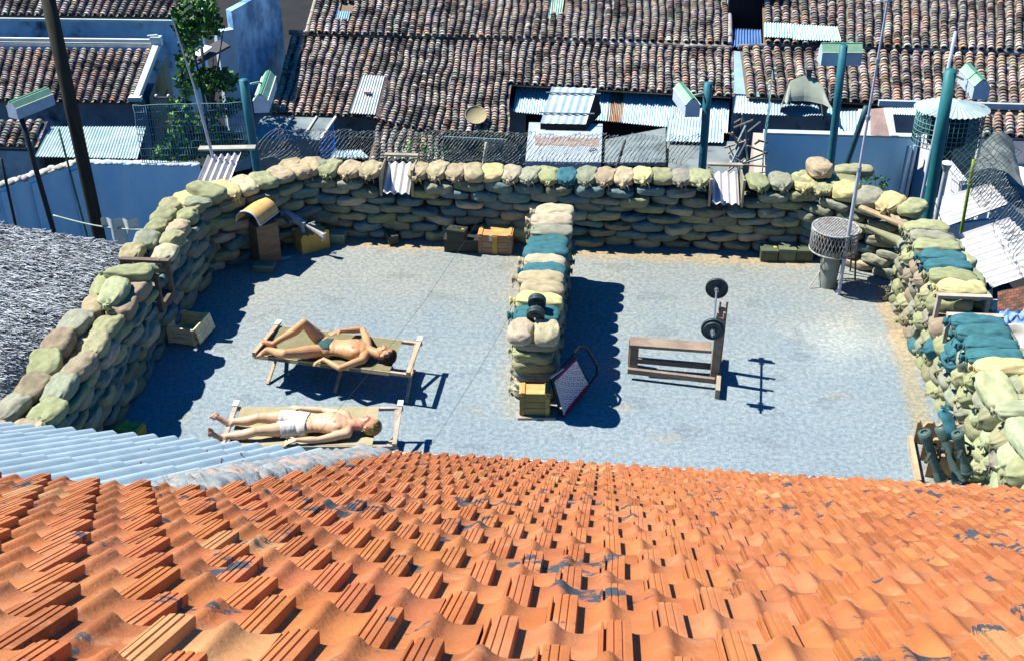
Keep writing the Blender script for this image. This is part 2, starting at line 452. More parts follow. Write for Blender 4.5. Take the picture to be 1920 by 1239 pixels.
# ------------------------------------------------------------ sandbags
def bagmesh(seed,tied=True):
    r=random.Random(seed); mb=MB(); nu,nv=40,24
    s1,s2,s3=[r.uniform(0,50) for _ in range(3)]
    ex=r.uniform(3.2,4.6); fold=r.choice([7,8,9,11])
    def fn(u,v):
        a=2*math.pi*u; t=-1+2*v
        e=4.6
        rr=max(0.0,1-abs(t)**e)**.36
        if tied and t>.2:
            k=(t-.2)/.8; rr*=1-.22*k**2
            rr*=1+.15*math.sin(fold*a+s1+2*k)*k*k*(1-k*.25)
        c,s_=math.cos(a),math.sin(a)
        y=math.copysign(abs(c)**(2/ex),c)*rr; z=math.copysign(abs(s_)**(2/3.3),s_)*rr
        if z>0: z*=1-.16*abs(y)**2*0
        p=V((t*.5,y*.5,z*.5))
        n1=noise.noise(V((p.x*3.0+s1,p.y*3+s2,z+s3)))
        n2=noise.noise(V((p.x*8.0+s2,p.y*8+s3,z*2+s1)))
        n3=noise.noise(V((p.x*15+s3,p.y*9+s1,z*3)))
        p.z*=1+.22*n1+.11*n2+.05*n3; p.y*=1+.10*n1+.04*n2+.02*n3; p.z+=.09*n1
        p.y+=.03*math.sin(t*2.4+s2)
        return p
    mb.grid(fn,nu,nv,True,wrapu=True)
    return mb.mesh('sandbag')
def tuftmesh(seed):
    r=random.Random(seed); mb=MB(); n=14
    prof=[(.045,-.03),(.018,.0),(.016,.010),(.026,.028),(.036,.045)]
    vs=[]
    for j,(rr,x) in enumerate(prof):
        for i in range(n):
            a=2*math.pi*i/n; k=1+(.35*math.sin(5*a+seed) if j>2 else .1*math.sin(5*a))
            vs.append(V((x+(r.uniform(-.008,.008) if j>2 else 0),rr*k*math.cos(a),rr*k*math.sin(a))))
    mb._a(vs,[(j*n+i,j*n+(i+1)%n,(j+1)*n+(i+1)%n,(j+1)*n+i) for j in range(len(prof)-1) for i in range(n)]+[tuple((len(prof)-1)*n+i for i in range(n))],True)
    ring=[V((.006,.025*math.cos(2*math.pi*i/8),.025*math.sin(2*math.pi*i/8))) for i in range(8)]
    mb.tube(ring,.006,5,closed=True)
    mb.tube([V((.006,.025,0)),V((.03,.05,-.02)),V((.035,.06,-.06))],.004,4)
    return mb.mesh('tied_neck')
BM=[bagmesh(i,True) for i in range(9)]+[bagmesh(30+i,False) for i in range(4)]
TMS=[tuftmesh(i) for i in range(4)]
for me in BM+TMS: me.materials.append(M_bag)
TAN=(.57,.48,.31);OLIVE=(.44,.45,.26);GREY=(.40,.41,.31);YEL=(.76,.68,.34);TEAL=(.07,.23,.27);PALE=(.52,.58,.35);CREAM=(.62,.55,.39);BROWN=(.42,.35,.25);GREEN=(.31,.34,.23);SHADE_TEAL=(.20,.31,.30)
CN={TAN:'tan',OLIVE:'olive',GREY:'grey green',YEL:'yellow',TEAL:'teal',PALE:'pale green',CREAM:'cream',BROWN:'brown',GREEN:'dark green',SHADE_TEAL:'shade teal'}
BAGS=[]   # (obj, desc)
def bag(c,ax,L,W,H,col,desc,group,tied=True,tilt=0,roll=0,flip=False):
    """c centre, ax yaw angle of the long axis; the tied neck points along +axis"""
    me=BM[R.randrange(9)] if tied else BM[9+R.randrange(4)]
    o=bpy.data.objects.new('sandbag',me); COL.objects.link(o)
    o.location=c; o.rotation_euler=(roll,tilt,ax); o.scale=(L,W,H); o.color=(*vary(col,.10),1)
    tag(o,None,'sandbag',group)
    BAGS.append([o,desc,CN[col],tied,col])
    return o
ORD=['first','second','third','fourth','fifth','sixth','seventh','eighth','ninth','tenth','eleventh','twelfth','thirteenth','fourteenth','fifteenth','sixteenth','seventeenth','eighteenth','nineteenth','twentieth','twenty first','twenty second','twenty third','twenty fourth','twenty fifth','twenty sixth','twenty seventh','twenty eighth','twenty ninth','thirtieth','thirty first','thirty second']
CO=['bottom','second lowest','third','fourth','fifth','sixth','seventh','eighth']
HC=.140
SHADE_COLS=[OLIVE,GREY,CREAM,GREEN,SHADE_TEAL,OLIVE,SHADE_TEAL,GREY,GREEN]  # shaded courses: teal shade and pale highlights put into the bag colours
holes_p=.04
def ang(d): return math.atan2(d.y,d.x)
holes_p=0
def stretchers(p0,p1,zk,colset,desc,group,sp=.46,W=.32,off=0,neckface=None,skip=None,H=.158,L=.50,tiltj=.05):
    d=(p1-p0); Ln=d.length; d.normalize(); n=max(1,int(Ln/sp)); st=Ln/n
    k=0
    for i in range(n+(1 if off else 0)):
        t=(i+.5)*st-(st/2 if off else 0)
        if t<.1*st or t>Ln-.1*st+.001: 
            if off and (i==0 or i==n): continue
        k+=1
        if skip and skip(p0+d*t): continue
        q=p0+d*t+V((-d.y,d.x,0))*(jit(.045))
        if R.random()<holes_p: continue
        bag(V((q.x,q.y,zk+jit(.018))),ang(d)+jit(.20)+(math.pi if R.random()<.5 else 0),L*(1+jit(.13)),W*(1+jit(.12)),H*(1+jit(.2)),pick(colset),desc%ORD[k-1] ,group,tied=R.random()<.6,tilt=jit(tiltj*1.6),roll=jit(.16))
def headers(p0,p1,zk,cols,desc,group,sp=.30,L=.52,W=.335,H=.165,side=1,skip=None,zf=None,tied=.85,yawj=.08,tiltj=.05,tilt0=0):
    d=(p1-p0); Ln=d.length; d.normalize(); n=max(1,round(Ln/sp)); st=Ln/n; nn=V((-d.y,d.x,0))*side
    for i in range(n):
        t=(i+.5)*st; q=p0+d*t+nn*jit(.025)
        if skip and skip(q): continue
        cset=cols[i%len(cols)] if isinstance(cols,list) and cols and isinstance(cols[0],tuple) and len(cols)>=n else pick(cols)
        z=zk+(zf(i/n) if zf else 0)+jit(.012)
        bag(V((q.x,q.y,z)),ang(nn)+jit(yawj),L*(1+jit(.07)),W*(1+jit(.08)),H*(1+jit(.12)),cset,desc%ORD[min(i,31)],group,tied=R.random()<tied,tilt=tilt0+jit(tiltj),roll=jit(.08))
GB='sandbags of the back wall'; GL='sandbags of the left wall'; GC='sandbags of the middle wall'; GR='sandbags of the right wall'
# back wall: front face line from B0 to B1
B0=V((-3.2,16.29,0)); B1=V((4.62,15.69,0)); bd=(B1-B0).normalized(); bn=V((-bd.y,bd.x,0))
emb1=P(741,345,1.0); emb2=P(1361,360,.95)
def inemb(q,w=.26):
    for e in(emb1,emb2):
        if abs((q-e).dot(bd))<w: return True
    return False
for k in range(7):
    z=HC*(k+.5)
    sk=(lambda q:inemb(q,.36)) if k>=5 else None
    stretchers(B0+bn*.17,B1+bn*.17,z,SHADE_COLS,'%s sandbag from the left, '+CO[k]+' course of the back wall',GB,off=k%2,skip=sk)
    stretchers(B0+bn*.55,B1+bn*.55,z,SHADE_COLS,'%s sandbag from the left, '+CO[k]+' course, outer face of the back wall',GB,off=(k+1)%2,skip=sk)
# top course headers, by sections between the embrasures
def bp(px): # point along the wall for a pixel column at z 1
    p=P(px,330,1.0); return B0+bd*((p-B0).dot(bd))
zt=HC*7+.085
topA=[TAN,TAN,OLIVE,TAN,TAN,YEL]
topB=[TAN,TAN,TAN,TAN,YEL,CREAM,GREY,OLIVE,TEAL,GREY,TAN,TAN,YEL,OLIVE,GREY,OLIVE,OLIVE,GREY]
topC=[OLIVE,GREY,YEL,OLIVE,OLIVE]
headers(bp(520)+bn*.27,bp(713)+bn*.27,zt,topA,'%s sandbag on top of the back wall left of the embrasures',GB,sp=.29,side=-1)
headers(bp(768)+bn*.27,bp(1326)+bn*.27,zt,topB,'%s sandbag on top of the back wall between the two embrasures',GB,sp=.29,side=-1,zf=lambda t:.03 if t>.7 else 0,tied=.9)
headers(bp(1395)+bn*.27,bp(1600)+bn*.27,zt,topC,'%s sandbag on top of the back wall right of the embrasures',GB,sp=.31,side=-1,tied=1)
q=P(1542,320,1.3); bag(V((q.x,q.y+.15,1.27)),rad(-88),.44,.34,.24,TAN,'%sboxy sandbag standing alone above the right end of the back wall'%'',GB,tied=True)
# left corner chamfer
LA=V((-4.35,15.35,0)); 
chA=P(345,400,1.0); 
C0=V((-4.62,14.95,0)); C1=V((-2.75,16.52,0))
cd=(C1-C0).normalized(); cn2=V((-cd.y,cd.x,0))
for k in range(7):
    z=HC*(k+.5)
    stretchers(C0+cn2*.17,C1+cn2*.17,z,SHADE_COLS,'%s sandbag from the left, '+CO[k]+' course of the slanting left corner',GB,off=k%2)
    if k>4: stretchers(C0+cn2*.55,C1+cn2*.55,z,SHADE_COLS,'%s sandbag, '+CO[k]+' course, outer face of the slanting left corner',GB,off=k%2)
headers(C0+cn2*.36,C1+cn2*.30,zt,[OLIVE,GREY,YEL,TAN,CREAM,TAN],'%s sandbag on top of the slanting left corner',GB,sp=.31,L=.56,side=-1,tied=.4,yawj=.25)
q=P(387,356,1.2);bag(V((q.x,q.y,1.17)),ang(P(422,368,1.2)-P(352,346,1.2)),.66,.34,.20,OLIVE,'%sbig olive sandbag lying crosswise at the left corner of the walls'%'',GB,tied=False)
q=P(372,376,1.15);bag(V((q.x,q.y,1.12)),.2,.42,.26,.13,GREY,'%sflat crumpled sandbag beside the crosswise bag at the left corner'%'',GB,tied=True)
# left wall: inner face line
L0=V((-4.84,9.3,0)); L1=V((-4.37,15.35,0)); ld=(L1-L0).normalized(); ln=V((-ld.y,ld.x,0))  # ln points left (outwards)
gapL=P(262,540,.8)
def ingapL(q): return abs((q-gapL).dot(ld))<.24
for k in range(7):
    z=HC*(k+.5)
    sk=ingapL if k>=4 else None
    stretchers(L0+ln*.17,L1+ln*.17,z,SHADE_COLS,'%s sandbag from the camera end, '+CO[k]+' course of the left wall',GL,off=k%2,skip=sk)
    if k>3: stretchers(L0+ln*.5,L1+ln*.5,z,SHADE_COLS,'%s sandbag, '+CO[k]+' course, outer face of the left wall',GL,off=(k+1)%2,skip=sk)
g0=L0+ld*((gapL-L0).dot(ld)-.28); g1=L0+ld*((gapL-L0).dot(ld)+.28)
for o_,nm in ((.16,'inner'),(.54,'outer')):
    stretchers(g1+ln*o_,L1+ln*o_,zt,[TAN,GREY,TAN,CREAM,OLIVE],'%s sandbag beyond the gap, '+nm+' row on top of the left wall',GL,sp=.36,L=.42,H=.17)
    stretchers(L0+ln*o_,g0+ln*o_,zt,[BROWN,OLIVE,TAN,OLIVE,GREY],'%s sandbag before the gap, '+nm+' row on top of the left wall',GL,sp=.44,L=.50,W=.33,H=.18)
q=g0+ln*.3; bag(V((q.x,q.y-.05,zt+.13)),ang(ln)+.1,.62,.30,.17,OLIVE,'%sbowed sandbag lying crosswise on the left wall just before the gap'%'',GL)
q=g0+ln*.3-ld*.55; bag(V((q.x,q.y,zt+.13)),ang(-ld)+.15,.66,.32,.18,PALE,'%slong sandbag lying lengthwise on top of the left wall near the gap'%'',GL)
# centre wall
M0=V((.27,11.74,0)); M1=V((.60,15.0,0)); md=(M1-M0).normalized()
ccol=[TAN,TEAL,YEL,TAN,TAN,TEAL,CREAM,TEAL,TEAL,GREY,CREAM,CREAM]
for k in range(7):
    z=HC*(k+.5)
    headers(M0,M1,z,[OLIVE,GREY,CREAM,GREEN,OLIVE],'%s sandbag from the camera end, '+CO[k]+' course of the middle wall',GC,sp=.30,L=.56+.0*k,W=.33,side=pick([1,-1]),tied=.8)
headers(M0+md*.12,M1,zt,ccol[1:],'%s sandbag from the dumbbell on top of the middle wall',GC,sp=.29,L=.60,W=.32,H=.17,side=1,tied=.8,zf=lambda t:.04*math.sin(t*9))
for s_,nm in ((-1,'left'),(1,'right')):
    q=M0+md*(-.12)+EX*(.15*s_); bag(V((q.x,q.y,zt)),ang(md)+jit(.05),.46,.30,.17,CREAM,'%s of the two cream sandbags at the camera end, top of the middle wall'%nm,GC,tied=False)
# right wall
R0=V((4.98,8.6,0)); R1=V((5.40,14.5,0)); rdn=(R1-R0).normalized(); rn=V((rdn.y,-rdn.x,0)) # rn points right
gapR=P(1792,600,.9)
def ingapR(q): return abs((q-gapR).dot(rdn))<.27
rc=[OLIVE,GREY,OLIVE,BROWN,GREY,OLIVE,OLIVE,TEAL]
RC=5; RH=.205
for k in range(RC):
    z=RH*(k+.5)-.01
    cs=[PALE,OLIVE,PALE,GREY,OLIVE]
    A_=R0+rn*.27; B_=R1+rn*.27; mid=A_.lerp(B_,.42)
    sk=ingapR if k>=4 else None
    headers(A_+rdn*(k%2)*.15,mid,z,cs,'%s sandbag from the roof, '+CO[k]+' course of the right wall, near half',GR,sp=.36,L=.60,W=.37,H=.25,side=1 ,skip=sk,tied=.65,yawj=.30,tiltj=.22,tilt0=.42)
    headers(mid+rdn*(k%2)*.0,B_-rdn*(k%2)*.13,z,rc,'%s sandbag, '+CO[k]+' course of the right wall, far half',GR,sp=.36,L=.60,W=.37,H=.25,side=1,skip=sk,tied=.65,yawj=.30,tiltj=.22,tilt0=.42)
for k in range(4,7):
    z=HC*(k+.5)
    stretchers(R0+rn*.68,R1+rn*.68,z,[PALE,OLIVE],'%s sandbag, '+CO[k]+' course, outer face of the right wall',GR,off=k%2,skip=ingapR if k>=5 else None)
h0=R0+rdn*((gapR-R0).dot(rdn)-.3)+rn*.36; h1=R0+rdn*((gapR-R0).dot(rdn)+.3)+rn*.36
ztr=zt+.02
headers(h1,R1+rn*.36,ztr,[YEL,OLIVE,TEAL,TEAL,OLIVE,GREY,OLIVE,TEAL,GREY,YEL,GREY][:9]+[YEL],'%s sandbag beyond the timber gap on top of the right wall',GR,sp=.295,L=.62,W=.33,H=.19,side=1,tied=1,yawj=.1)
nt0=h0-rdn*1.22
headers(nt0,h0,ztr,[YEL,TEAL,TEAL,TEAL,TEAL][0:1]+[TEAL]*4,'%s sandbag on top of the right wall just before the timber gap',GR,sp=.25,L=.62,W=.30,H=.19,side=1,tied=1)
stretchers(nt0-rdn*.58+rn*-.14,nt0-rdn*.02+rn*-.14,ztr,[PALE],'%s big pale sandbag on the inner side of the right wall top',GR,sp=.6,L=.62,W=.40,H=.22)
stretchers(nt0-rdn*.58+rn*.28,nt0-rdn*.02+rn*.28,ztr,[YEL],'%s big pale sandbag on the outer side of the right wall top',GR,sp=.6,L=.62,W=.42,H=.22)
headers(nt0-rdn*.88,nt0-rdn*.6,ztr,[PALE],'%s crosswise pale sandbag of the right wall top nearest the roof',GR,sp=.3,L=.70,W=.32,H=.22,side=1)
stretchers(nt0-rdn*1.55+rn*-.1,nt0-rdn*.9+rn*-.1,ztr,[PALE],'%s large pale sandbag under the cables on the right wall top',GR,sp=.6,L=.66,W=.42,H=.24)
stretchers(nt0-rdn*2.6+rn*.1,nt0-rdn*1.6+rn*.1,ztr,[YEL],'%s pale yellow sandbag on the right wall top closest to the orange roof',GR,sp=.5,L=.55,W=.46,H=.24)
# right corner chamfer
D0=V((4.12,15.92,0)); D1=V((5.75,14.75,0)); dd=(D1-D0).normalized(); dn=V((-dd.y,dd.x,0))
for k in range(7):
    z=HC*(k+.5)
    stretchers(D0+dn*.17,D1+dn*.17,z,SHADE_COLS,'%s sandbag from the left, '+CO[k]+' course of the slanting right corner',GR,off=k%2)
headers(D0+dn*.3,D1+dn*.3,zt,[OLIVE,OLIVE,YEL,GREY,YEL,OLIVE],'%s sandbag on top of the slanting right corner',GR,sp=.34,L=.56,W=.36,H=.18,side=-1,tied=.5,yawj=.2)
q=P(1605,322,1.15);bag(V((q.x,q.y+.1,1.12)),.05,.6,.3,.16,OLIVE,'%slong flat sandbag lying outside the slanting right corner'%'',GR,tied=False)
# ------------------------------------------------------------ things on the terrace
def up_to(base,v):
    """height at which a vertical line over base reaches image row v"""
    lo,hi=base.z,base.z+30
    for _ in range(40):
        m=(lo+hi)/2
        if Q(V((base.x,base.y,m)))[1]>v: lo=m
        else: hi=m
    return lo
WOODC=(1.7,1.5,1.25)
TANW=(.78,.55,.36)
M_cratew=mat('crate_boards',(1,1,1),(.72,.70,.66),scale=5,rough=.85,bump=.25,bscale=22,attr=True,c3=(.12,.10,.08),s3=7,t3=(.66,.8),stretch=(1,1,4))
def frame_xf(loc,yaw): return Matrix.Translation(loc)@Matrix.Rotation(yaw,4,'Z')
def cot(FL,FR,RR,RL,label,cvcol,woodcol,t0,t1,feet):
    loc=(FL+FR+RR+RL)/4; loc.z=0
    t=thing('folding_cot',loc,label,'cot','folding canvas cots')
    for a,b in ((FL,FR),(RL,RR)):
        mb=MB(); mb.col=woodcol; d=(b-a).normalized(); mb.bar(a-d*.03,b+d*.03,.035,.038); ob('side_rail',mb,M_cratew,t)
    for a,b in ((FR,RR),(FL,RL)):
        mb=MB(); mb.col=woodcol; d=(b-a).normalized(); mb.bar(a-d*.02+V((0,0,.04)),b+d*.06+V((0,0,.04)),.05,.03)
        e=ob('end_bar',mb,M_cratew,t)
        mb=MB(); mb.col=(1.5,1.45,1.35); mb.bar(b-d*.03+V((0,0,.062)),b+d*.075+V((0,0,.062)),.062,.02); ob('painted_tip',mb,M_paint,e)
    for s in (.05,.5,.965):
        f=FL.lerp(FR,s); r=RL.lerp(RR,s); w_=(f-r)
        ff=f+w_*.0; rr=r-w_*.0
        for a,b,o_ in ((r,V((ff.x,ff.y,.01)),.02),(f,V((rr.x,rr.y,.01)),-.02)):
            mb=MB(); mb.col=woodcol; sh=(FR-FL).normalized()*o_
            mb.bar(a+sh,b+sh,.036,.03); ob('leg',mb,M_cratew,t)
        # tie between the feet
        mb=MB(); mb.col=tuple(c*.5 for c in woodcol); m=(f+r)/2; m.z=.215; d=(FR-FL).normalized()
        mb.cyl(m-d*.05,m+d*.05,.012,.012,8); ob('hinge_pin',mb,M_paint,t)
    mb=MB(); mb.col=cvcol
    def cv(u,v):
        s=t0+(t1-t0)*u
        a=FL.lerp(FR,s); b=RL.lerp(RR,s); p=a.lerp(b,v)
        sag=.055*(1-(2*v-1)**2)*min(1,min(u,1-u)*6+.35)
        sg=.02*noise.noise(V((u*9,v*4,label.__len__())))*math.sin(math.pi*v)
        edge=.028*(1 if v in(0,1) else 1)
        return p+V((0,0,.026-sag+sg))
    mb.grid(cv,44,16,True)
    # wrap down over rails
    for v0,sgn in ((0,1),(1,-1)):
        n_=(FL-RL).normalized()*sgn
        mb.grid(lambda u,v:cv(u,v0)+n_*(.028*math.sin(v*1.57))-V((0,0,.055*v)),44,4,True)
    ob('canvas',mb,M_cloth,t)
    return t
zc=.42
C1=[P(478,666,zc),P(766,703,zc),P(787,645,zc),P(521,614,zc)]
C2=[P(418,838,zc),P(740,837,zc),P(751,766,zc),P(443,766,zc)]
cot(*C1,'wooden folding cot with olive canvas, the farther of the two, standing at a slant',(.30,.28,.16),TANW,.0,.88,None)
cot(*C2,'wooden folding cot with straw coloured canvas, the nearer one beside the pale corrugated roof',(.54,.46,.27),(.62,.52,.42),.03,.87,None)
# weight bench
def plank(mb,a,b,w,h,col=None,up=(0,0,1)): mb.bar(a,b,w,h,up,col)
BW=(.40,.31,.24)
bl=P(1258,700)
bench=thing('weight_bench',bl,'home made weight bench of weathered boards with two uprights','weight bench')
sa=P(1181,641,.42); sb=P(1334,652,.42)
mb=MB(); mb.col=BW; plank(mb,sa,sb,.21,.04); ob('seat',mb,M_cratew,bench)
for q0 in (P(1189,641,.40),):
    mb=MB(); mb.col=BW; q=V((q0.x,q0.y-.06,0)); plank(mb,q,V((q.x,q.y,.40)),.11,.05,up=(0,1,0)); ob('leg',mb,M_cratew,bench)
    mb=MB(); mb.col=BW; q=V((q0.x,q0.y+.07,0)); plank(mb,q,V((q.x,q.y,.40)),.11,.05,up=(0,1,0)); ob('leg',mb,M_cratew,bench)
mb=MB(); mb.col=BW; a=P(1177,694,.12); b=P(1340,713,.12); plank(mb,a,b,.05,.07); ob('stretcher',mb,M_cratew,bench)
mb=MB(); mb.col=BW; a=P(1188,674,.12); b=P(1335,687,.12); plank(mb,a,b,.05,.07); ob('stretcher',mb,M_cratew,bench)
mb=MB(); mb.col=(.55,.47,.36); a=P(1345,739,.07); b=P(1351,664,.07); plank(mb,a,b,.055,.13); ob('foot_board',mb,M_cratew,bench)
n_=P(1338,716); f_=P(1343,694)
BH=.95
for q in (n_,f_):
    mb=MB(); mb.col=BW; plank(mb,q,V((q.x,q.y,BH-.02)),.105,.04,up=(0,1,0))
    for s in(-1,1): mb.box((q.x+s*.042,q.y,BH+.02),(.022,.04,.10))
    ob('upright',mb,M_cratew,bench)
mb=MB(); mb.col=BW; mb.box(((n_.x+f_.x)/2,(n_.y+f_.y)/2,.28),(.03,abs(f_.y-n_.y)-.045,.22)); ob('cross_board',mb,M_cratew,bench)
def platedisc(c,d,r,th,col):
    mb=MB(); mb.col=col
    M=d.to_track_quat('Z','Y').to_matrix()
    pr=[(.018,th*.7),(.045,th*.7),(.05,th*.25),(r*.80,th*.25),(r*.84,th*.5),(r*.97,th*.5),(r,th*.3),(r,-th*.3),(r*.97,-th*.5),(r*.84,-th*.5),(r*.80,-th*.25),(.05,-th*.25),(.045,-th*.7),(.018,-th*.7)]
    mb.lathe(c,pr,28,M=M,smooth=False); return mb
M_iron=mat('dark_iron',(.035,.065,.075),(.07,.10,.11),scale=12,rough=.5,metal=.2,attr=True)
M_chrome=mat('worn_steel',(.55,.60,.64),(.4,.45,.5),scale=10,rough=.35,metal=.7,attr=True)
z=BH+.03
a=P(1337,617,z); b=P(1344,541,z); d=(b-a).normalized(); mid=(n_+f_)/2
bb=thing('barbell',V(((a.x+b.x)/2,(a.y+b.y)/2,z)),'barbell with black discs at both ends resting on the bench uprights','barbell')
mb=MB(); mb.cyl(a-d*.17,b+d*.10,.014,.014,12); ob('bar',mb,M_chrome,bb)
for c_,s in ((a,-1),(b,1)):
    ob('weight_disc',platedisc(c_,d,.145,.04,(1,1,1)),M_iron,bb); ob('weight_disc',platedisc(c_+d*s*.04,d,.115,.035,(1,1,1)),M_iron,bb)
    for s2 in(-1,1):
        mb=MB(); mb.cyl(c_+d*s2*(.035+(.035 if s2==s else 0)),c_+d*s2*(.07+(.035 if s2==s else 0)),.03,.03,14); ob('collar',mb,M_chrome,bb)
# dumbbell on the middle wall
a=P(1004,592,1.20);b=P(1006,574,1.24); d=(b-a).normalized(); b=a+d*.26
db=thing('dumbbell',(a+b)/2,'black dumbbell lying on top of the middle sandbag wall','dumbbell')
mb=MB(); mb.cyl(a-d*.07,b+d*.05,.014,.014,10); ob('bar',mb,M_chrome,db)
for c_ in(a,a+d*.045,b,b-d*.045): ob('weight_disc',platedisc(c_,d,.11,.04,(1,1,1)),M_iron,db)
# crates -----------------------------------------------------
def crate(c,dims,yaw,label,cols,lid='closed',strap=None,battens=True,cat='crate',name='wooden_crate',group=None,latch=False):
    L,W,H=dims; c=V(c)
    t=thing(name,c,label,cat,group); X=frame_xf(c,yaw); th=.016
    body=MB(); body.xf=X; body.col=cols[1]
    nb=3
    for s in(-1,1):
        for k in range(nb):
            h=H/nb
            body.box((0,s*(W/2-th/2),h*(k+.5)),(L,th,h-.006),col=vary(cols[1],.12)); body.box((s*(L/2-th/2),0,h*(k+.5)),(th,W-2*th-.002,h-.006),col=vary(cols[1],.12))
    body.box((0,0,th/2+.001),(L-2*th-.004,W-2*th-.004,th))
    ob('box_body',body,M_cratew,t)
    if battens:
        for s in(-1,1):
            for s2 in(-1,1):
                mb=MB(); mb.xf=X; mb.col=vary(cols[1],.15); mb.box((s*(L/2-.035),s2*(W/2+.007),H/2),(.045,.014,H-.004)); ob('batten',mb,M_cratew,t)
    lidm=MB(); 
    nl=max(2,int(W/.11))
    if lid=='closed':
        lidm.xf=X
        for k in range(nl): lidm.box((0,-W/2+W/nl*(k+.5),H+.009),(L+.01,W/nl-.005,.017),col=vary(cols[0],.12))
        l=ob('lid',lidm,M_cratew,t)
        for s in(-1,1):
            mb=MB(); mb.xf=X; mb.box((s*(L/2-.04),0,H+.025),(.05,W+.01,.014),col=vary(cols[0],.15)); ob('cleat',mb,M_cratew,l)
        if latch:
            mb=MB(); mb.xf=X; mb.box((-L*.12,-W/2-.012,H-.03),(.05,.012,.09),col=(.75,.72,.7)); ob('latch',mb,M_paint,l)
    elif lid=='open':
        lidm.xf=X@Matrix.Translation((L/2+.012,0,H))@Matrix.Rotation(rad(-14),4,'Y')
        for k in range(nl): lidm.box((0.0,-W/2+W/nl*(k+.5),-H*.42),(.016,W/nl-.005,H*.95),col=vary(cols[0],.1))
        l=ob('lid',lidm,M_cratew,t)
    if strap:
        mb=MB(); mb.xf=X; mb.box((L*.0,-W/2-.008,H/2),(.075,.01,H-.004),col=strap); ob('painted_stripe',mb,M_matte,t)
    return t
q=P(930,478); crate((q.x,q.y+.2,0),(.52,.36,.30),-YW,'wooden crate with orange lid and yellow stripe at the foot of the back wall',[(.95,.45,.16),(.50,.33,.20)],strap=(.75,.48,.10),latch=True)
q=P(1003,783); crate((q.x-.0,q.y+.12,.035),(.37,.22,.29),-.03,'low ochre crate standing at the camera end of the middle wall',[(.80,.52,.20),(.42,.32,.12)])
mb=MB(); mb.col=(.5,.45,.36)
for k in range(3): mb.box((q.x+.02+.02*k,q.y-.0+.12*k,.016),(.46,.09,.026),col=vary((.55,.46,.34)))
ob('loose_board',mb,M_cratew,None,'loose boards lying under the ochre crate at the end of the middle wall','boards')
q=P(352,648); crate((q.x-.02,q.y+.22,.03),(.40,.46,.24),-.22,'pale yellow wooden crate with its lid hanging open by the left wall',[(1.25,1.08,.62),(1.2,1.0,.56)],lid='open')
q=P(246,822); crate((q.x,q.y+.02,0),(.30,.20,.14),-.3,'small bright yellow crate mostly hidden behind the corrugated roof edge',[(.95,.62,.12),(.90,.55,.10)])
# ragged cardboard box carrying the gun
q=P(583,470); qb=V((q.x,q.y+.12,0))
mb=MB(); X=frame_xf(qb,rad(32)); mb.xf=X
Lb,Wb,Hb=.46,.34,.30
def ragged(side,n=14):
    pass
for (x0,y0,x1,y1) in ((-Lb/2,-Wb/2,Lb/2,-Wb/2),(Lb/2,-Wb/2,Lb/2,Wb/2),(Lb/2,Wb/2,-Lb/2,Wb/2),(-Lb/2,Wb/2,-Lb/2,-Wb/2)):
    pts=[V((x0,y0,0)),V((x1,y1,0))]
    n=12; top=[V((x1+(x0-x1)*i/n,y1+(y0-y1)*i/n,Hb+R.uniform(-.035,.02))) for i in range(n+1)]
    mb.poly(pts+top,col=(.80,.52,.14))
    top2=[p*1 for p in top]
mb.grid(lambda u,v:V((-Lb/2+.01+(Lb-.02)*u,-Wb/2+.01+(Wb-.02)*v,Hb-.02+.025*noise.noise(V((u*6,v*6,1))))),14,10,True,(1.0,.60,.22))
cb=ob('cardboard_carton',mb,mat('cardboard',(1,1,1),(.8,.8,.78),scale=6,rough=.9,attr=True,c3=(.10,.07,.04),s3=9,t3=(.66,.75)),None,'ragged tan cardboard carton under the machine gun in the left corner','carton',base=qb)
# machine gun
g0=P(518,393,.62); g1=P(607,441,.36)
gd=(g1-g0).normalized(); 
gun=thing('machine_gun',(g0+g1)/2,'grey machine gun lying across the ragged carton in the left corner','machine gun')
GC_=(.52,.58,.66)
L=(g1-g0).length
def gp(t,up=0,sd_=0):
    s_=gd.cross(V((0,0,1))).normalized(); u_=s_.cross(gd)
    return g0+gd*(L*t)+u_*up+s_*sd_
M_gun=mat('worn_gunmetal',(1,1,1),(.7,.72,.75),scale=14,rough=.45,metal=.1,attr=True)
mb=MB(); mb.col=GC_; mb.bar(gp(.12),gp(.60),.075,.085); mb.bar(gp(.2,.055),gp(.5,.055),.06,.03); ob('receiver',mb,M_gun,gun)
mb=MB(); mb.col=(.62,.62,.60)
mb.grid(lambda u,v: gp(.60+.42*u, (.020+.045*u)*math.sin(2*math.pi*v)-.03*u,(.016+.028*u*u)*math.cos(2*math.pi*v)),10,12,True); mb.bar(gp(1.0,-.03),gp(1.02,-.03),.075,.13); ob('stock',mb,M_gun,gun)
mb=MB(); mb.col=GC_; mb.cyl(gp(-.02),gp(.13),.018,.02,10); mb.cyl(gp(-.06),gp(-.01),.03,.03,10); ob('barrel',mb,M_gun,gun)
mb=MB(); mb.col=(.2,.25,.28); mb.bar(gp(.22,.0,.05),gp(.38,-.02,.09),.05,.09); ob('feed_tray',mb,M_gun,gun)
mb=MB(); mb.col=GC_; mb.bar(gp(.56,-.03),gp(.60,-.14),.03,.04); ob('pistol_grip',mb,M_gun,gun)
mb=MB(); mb.col=(.55,.6,.66); mb.cyl(gp(.62,.0,-.02),gp(.70,.03,-.14),.014,.014,8); mb.cyl(gp(.66,.01,-.08),gp(.75,.02,-.09),.012,.012,8); ob('carrying_handle',mb,M_gun,gun)
mb=MB(); mb.col=(.15,.17,.18)
for s in(-1,1): mb.cyl(gp(.1,-.02),V((gp(.02).x,gp(.02).y,0))+gd.cross(V((0,0,1))).normalized()*(.16*s),.012,.012,8)
ob('bipod',mb,M_gun,gun)
